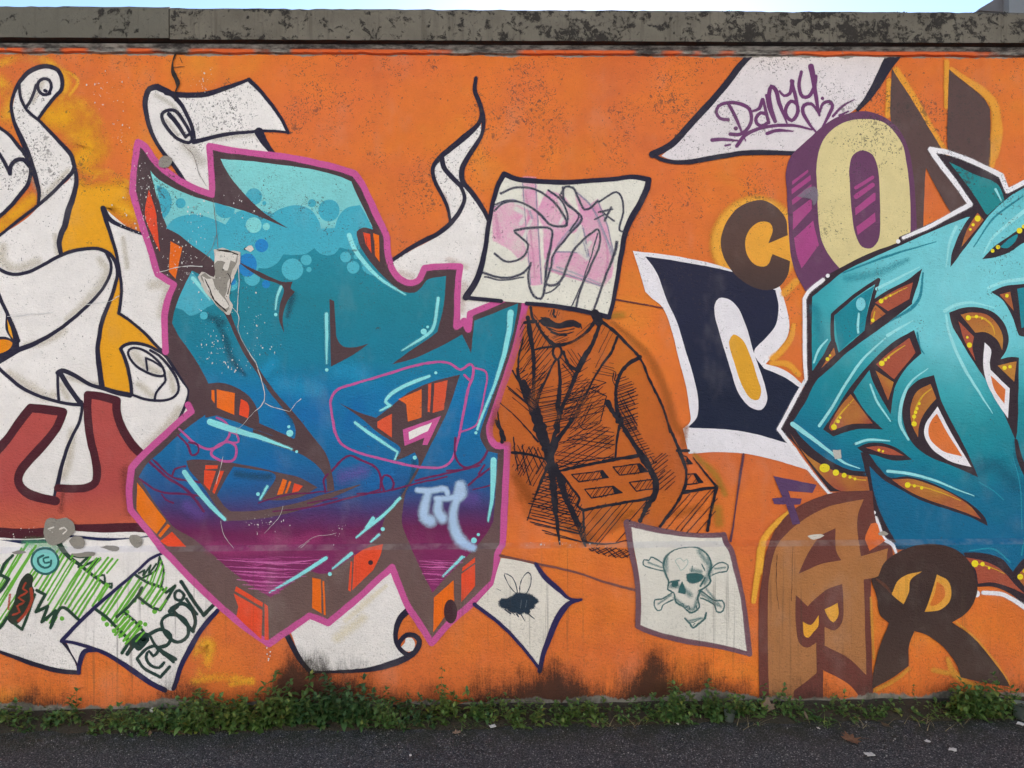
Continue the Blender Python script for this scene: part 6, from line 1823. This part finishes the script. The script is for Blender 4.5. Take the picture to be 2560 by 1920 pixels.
for i, (px, n_, h_, w_, lab) in enumerate([(250, 14, 60, 60, 'dry straw blades left of the tan maple leaf'), (560, 12, 70, 90, 'dry straw blades in the tall clump under the yellow patch'), (1000, 12, 60, 80, 'dry straw blades under the purple letter point'), (1560, 16, 46, 70, 'dry straw blades in front of the bare concrete foot'), (1890, 12, 50, 60, 'dry straw blades beside the tan letter edge'), (2330, 18, 44, 110, 'dry straw blades under the letter R'), (2150, 14, 40, 80, 'dry straw blades below the split of the tan letter')]):
    grass(px, n_, h_, w_, lab, 40 + i, M_STRAW)

# low ground cover closing the strip between the clumps
gc = MB()
lv, lf = [], []
rl = random.Random(77)
for i in range(1500):
    xx = rl.uniform(-2.6, 2.6)
    dn = noise.noise(Vector((xx * 3.1, 0, 21))) * 1.6 + .15
    if rl.random() > .25 + dn or (1.15 < xx < 1.32 and rl.random() < .6):
        continue
    yy = -PLINTH - abs(rl.gauss(.055, .055)) - .004
    a = rl.uniform(0, 6.28)
    add_leaf(lv, lf, Vector((xx, yy, rl.uniform(.002, .03))), Vector((math.cos(a), math.sin(a) * .8 - .3, rl.uniform(.0, .8))), Vector((0, 0, 1)), rl.uniform(.012, .028), rl.uniform(.007, .014), .2)
o = mesh_obj('ground_cover', lv, lf, M_LEAF, smooth=True)
tag(o, 'tiny green ground cover leaves along the wall foot', 'ground cover', kind='stuff')

# dandelion clock
dr = bpy.data.objects.new('dandelion_clock', None)
COL.objects.link(dr)
p = ground_pt(390, 1800)
dr.location = (p.x, -.11, 0)
tag(dr, 'white dandelion clock standing among the weeds at lower left', 'dandelion')
a_, b_ = [], []
hd = (1800 - 1772) * 3.26 / FPX + .01
stem_tube(a_, b_, [Vector((0, 0, hd * k / 3)) for k in range(4)], .0012, .001)
mesh_obj('stem', a_, b_, M_STEM, dr)
v, f = [], []
rd = random.Random(3)
for i in range(150):
    q = Vector((rd.gauss(0, 1), rd.gauss(0, 1), rd.gauss(0, 1))).normalized()
    c = Vector((0, 0, hd)) + q * .010
    s = q.orthogonal().normalized()
    b0 = len(v)
    for k in range(3):
        e = Matrix.Rotation(k * 2.09, 3, q) @ s
        v.append(tuple(c + e * .003))
    v.append((0, 0, hd))
    f += [(b0, b0 + 1, b0 + 2), (b0, b0 + 1, b0 + 3)]
mesh_obj('seed_head', v, f, simple_mat('seed_fluff', (.62, .6, .55), .9, .1), dr)

# ------------------------------------------------------------------ fallen leaves and litter
def dead_leaf(px, row, size_px, rotz, label, color, kind, seed, tilt=.15):
    r = random.Random(seed)
    g = ground_pt(px, row)
    S = (g - EYE).length / FPX
    L = size_px * S
    if kind == 'maple':
        out = [(0, -.5), (.10, -.22), (.34, -.30), (.30, -.12), (.52, .02), (.36, .08), (.40, .26), (.20, .20), (.12, .34), (0, .55), (-.12, .34), (-.22, .18), (-.42, .24), (-.35, .06), (-.50, 0), (-.30, -.12), (-.32, -.30), (-.10, -.22)]
    else:
        out = [(0, -.5), (.14, -.32), (.20, -.05), (.16, .2), (.05, .42), (0, .5), (-.08, .38), (-.18, .15), (-.2, -.1), (-.12, -.34)]
    v, f = [], []
    v.append((0, 0, .0))
    for x, y in out:
        rr_ = math.hypot(x, y)
        v.append((x * L, y * L, L * (.22 * rr_ * rr_ + .10 * r.uniform(-.4, 1) * rr_)))
    m_ = len(out)
    for k in range(m_):
        f.append((0, 1 + k, 1 + (k + 1) % m_))
    me = bpy.data.meshes.new('dead_leaf')
    me.from_pydata(v, [], f)
    o = link('fallen_leaf', me, simple_mat('dead_leaf_%d' % seed, color, .75, .45, 90, .5, 200))
    sm = o.modifiers.new('thickness', 'SOLIDIFY')
    sm.thickness = .0008
    o.location = (g.x, g.y, .004)
    o.rotation_euler = (tilt * r.uniform(-1, 1), tilt * r.uniform(-1, 1), rotz)
    tag(o, label, 'leaf', 'dead leaves on the asphalt')
    # stalk
    vv, ff = [], []
    stem_tube(vv, ff, [Vector((0, -.48 * L, .002)), Vector((.03 * L, -.7 * L, .004)), Vector((.02 * L, -.9 * L, .003))], .0012, .0009)
    mesh_obj('stalk', vv, ff, o.data.materials[0], o)
    return o


DL = [
    (452, 1828, 44, 2.3, 'tan maple leaf lying in front of the weeds at lower left', (.22, .13, .075), 'maple'),
    (375, 1836, 20, .4, 'small tan leaf lying left of the tan maple leaf', (.26, .17, .10), 'oval'),
    (268, 1813, 16, 1.2, 'pale square leaf scrap by the grass tuft', (.40, .30, .24), 'oval'),
    (55, 1817, 34, 1.4, 'dark brown leaf among weeds at the far left', (.14, .075, .035), 'oval'),
    (150, 1816, 26, 1.7, 'brown leaf beside the second weed clump at left', (.15, .09, .05), 'oval'),
    (945, 1805, 40, 1.5, 'brown curled leaf at the asphalt edge under the white curl', (.16, .10, .07), 'maple'),
    (1142, 1833, 22, .3, 'pale crumpled leaf alone on the asphalt below the purple point', (.30, .21, .14), 'maple'),
    (1392, 1801, 40, 1.0, 'brown oak leaf under the bee sheet point', (.19, .12, .08), 'maple'),
    (1425, 1793, 30, 1.6, 'pale pinkish dead leaf beside the oak leaf', (.36, .26, .19), 'oval'),
    (1488, 1817, 22, .7, 'small brown leaf on the asphalt under the slanting line', (.16, .10, .07), 'maple'),
    (1730, 1795, 34, 1.2, 'brown folded leaf left of the plastic cup', (.15, .085, .06), 'maple'),
    (1685, 1795, 24, 1.9, 'rust brown leaf under the pointed weed clump', (.18, .09, .05), 'oval'),
    (1918, 1783, 44, .1, 'tan maple leaf propped on the weeds under the tan letter', (.24, .17, .12), 'maple'),
    (2015, 1806, 22, .5, 'small brown leaf right of the propped maple leaf', (.15, .11, .07), 'oval'),
    (2128, 1850, 46, 1.7, 'reddish brown leaf lying open on the asphalt under the letter R', (.20, .10, .055), 'maple'),
    (2213, 1814, 26, .2, 'narrow brown leaf on the asphalt below the letter R', (.14, .095, .05), 'oval'),
    (2226, 1776, 30, 1.3, 'brown leaf tucked into the creeping weeds', (.17, .11, .06), 'maple'),
    (2440, 1772, 34, 1.1, 'brown leaf in front of the right weed clump', (.16, .09, .05), 'oval'),
]
for i, (px, row, s, rz, lab, c, kd) in enumerate(DL):
    o = dead_leaf(px, row, s, rz, lab, c, kd, i + 1, .55 if 'propped' in lab else .18)
    if 'propped' in lab:
        o.location.z = .03
        o.rotation_euler[0] = .9


def scrap(px, row, wpx, hpx, rot, label, color, seed):
    r = random.Random(seed)
    g = ground_pt(px, row)
    S = (g - EYE).length / FPX
    w, h = wpx * S, hpx * S * 1.8
    v, f = [], []
    n = 5
    for j in range(n):
        for i in range(n):
            v.append(((i / (n - 1) - .5) * w * r.uniform(.9, 1.1), (j / (n - 1) - .5) * h * r.uniform(.9, 1.1), .003 + .004 * r.random()))
    for j in range(n - 1):
        for i in range(n - 1):
            a = j * n + i
            f.append((a, a + 1, a + n + 1, a + n))
    o = mesh_obj('paper_scrap', v, f, simple_mat('scrap_%d' % seed, color, .8, .08))
    sm = o.modifiers.new('thickness', 'SOLIDIFY')
    sm.thickness = .0012
    o.location = (g.x, g.y, .003)
    o.rotation_euler = (0, 0, rot)
    tag(o, label, 'litter', 'white scraps on the asphalt')


for i, (px, row, w, h, rot, lab) in enumerate([
        (2174, 1890, 17, 8, .1, 'largest white paper scrap, at the bottom under the letter R'), (2319, 1857, 9, 5, .5, 'tiny white scrap right of the reddish leaf'), (2382, 1878, 13, 7, -.6, 'bent white scrap at the lower right'),
        (1231, 1819, 14, 7, .3, 'cream scrap on the asphalt under the bee sheet'), (84, 1813, 13, 5, .1, 'white cigarette like scrap at the far left'), (2046, 1824, 5, 4, 0, 'tiny white chip below the small brown leaf'), (1026, 1893, 5, 4, .2, 'tiny white chip near the bottom edge'), (1694, 1813, 5, 4, 0, 'tiny pinkish chip below the rust brown leaf'),
        (2552, 1813, 12, 8, -.9, 'white sliver at the right edge')]):
    scrap(px, row, w, h, rot, lab, (.62, .59, .54), i)

# clear plastic cups
M_CUP = bpy.data.materials.new('clear_plastic')
M_CUP.use_nodes = True
q = M_CUP.node_tree.nodes['Principled BSDF']
q.inputs['Transmission Weight'].default_value = .9
q.inputs['Roughness'].default_value = .3
q.inputs['IOR'].default_value = 1.3
q.inputs['Base Color'].default_value = (.55, .60, .56, 1)


def cup(px, row, dpx, label, tilt):
    g = ground_pt(px, row)
    S = (g - EYE).length / FPX
    R = dpx * S * .5
    sec = [(.0, 0.0), (.72, .0), (.76, .05), (.82, .5), (.90, 1.1), (.98, 1.6), (1.04, 1.62), (1.03, 1.66), (.95, 1.64), (.86, 1.1), (.78, .5), (.70, .06), (0, .05)]
    n = 24
    v, f = [], []
    for k in range(n):
        a = 6.28319 * k / n
        for x, z in sec:
            v.append((x * R * math.cos(a), x * R * math.sin(a), z * R))
    m_ = len(sec)
    for k in range(n):
        for j in range(m_ - 1):
            a = k * m_ + j
            b_ = ((k + 1) % n) * m_ + j
            f.append((a, b_, b_ + 1, a + 1))
    o = mesh_obj('plastic_cup', v, f, M_CUP, smooth=True)
    o.location = (g.x, g.y, .001)
    o.rotation_euler = (tilt, .1, 0)
    tag(o, label, 'cup', 'clear plastic cups')


cup(1822, 1802, 26, 'clear plastic cup standing at the asphalt edge under the skull sheet corner', .06)
cup(2553, 1796, 34, 'clear plastic cup at the right edge in front of the weeds', .1)
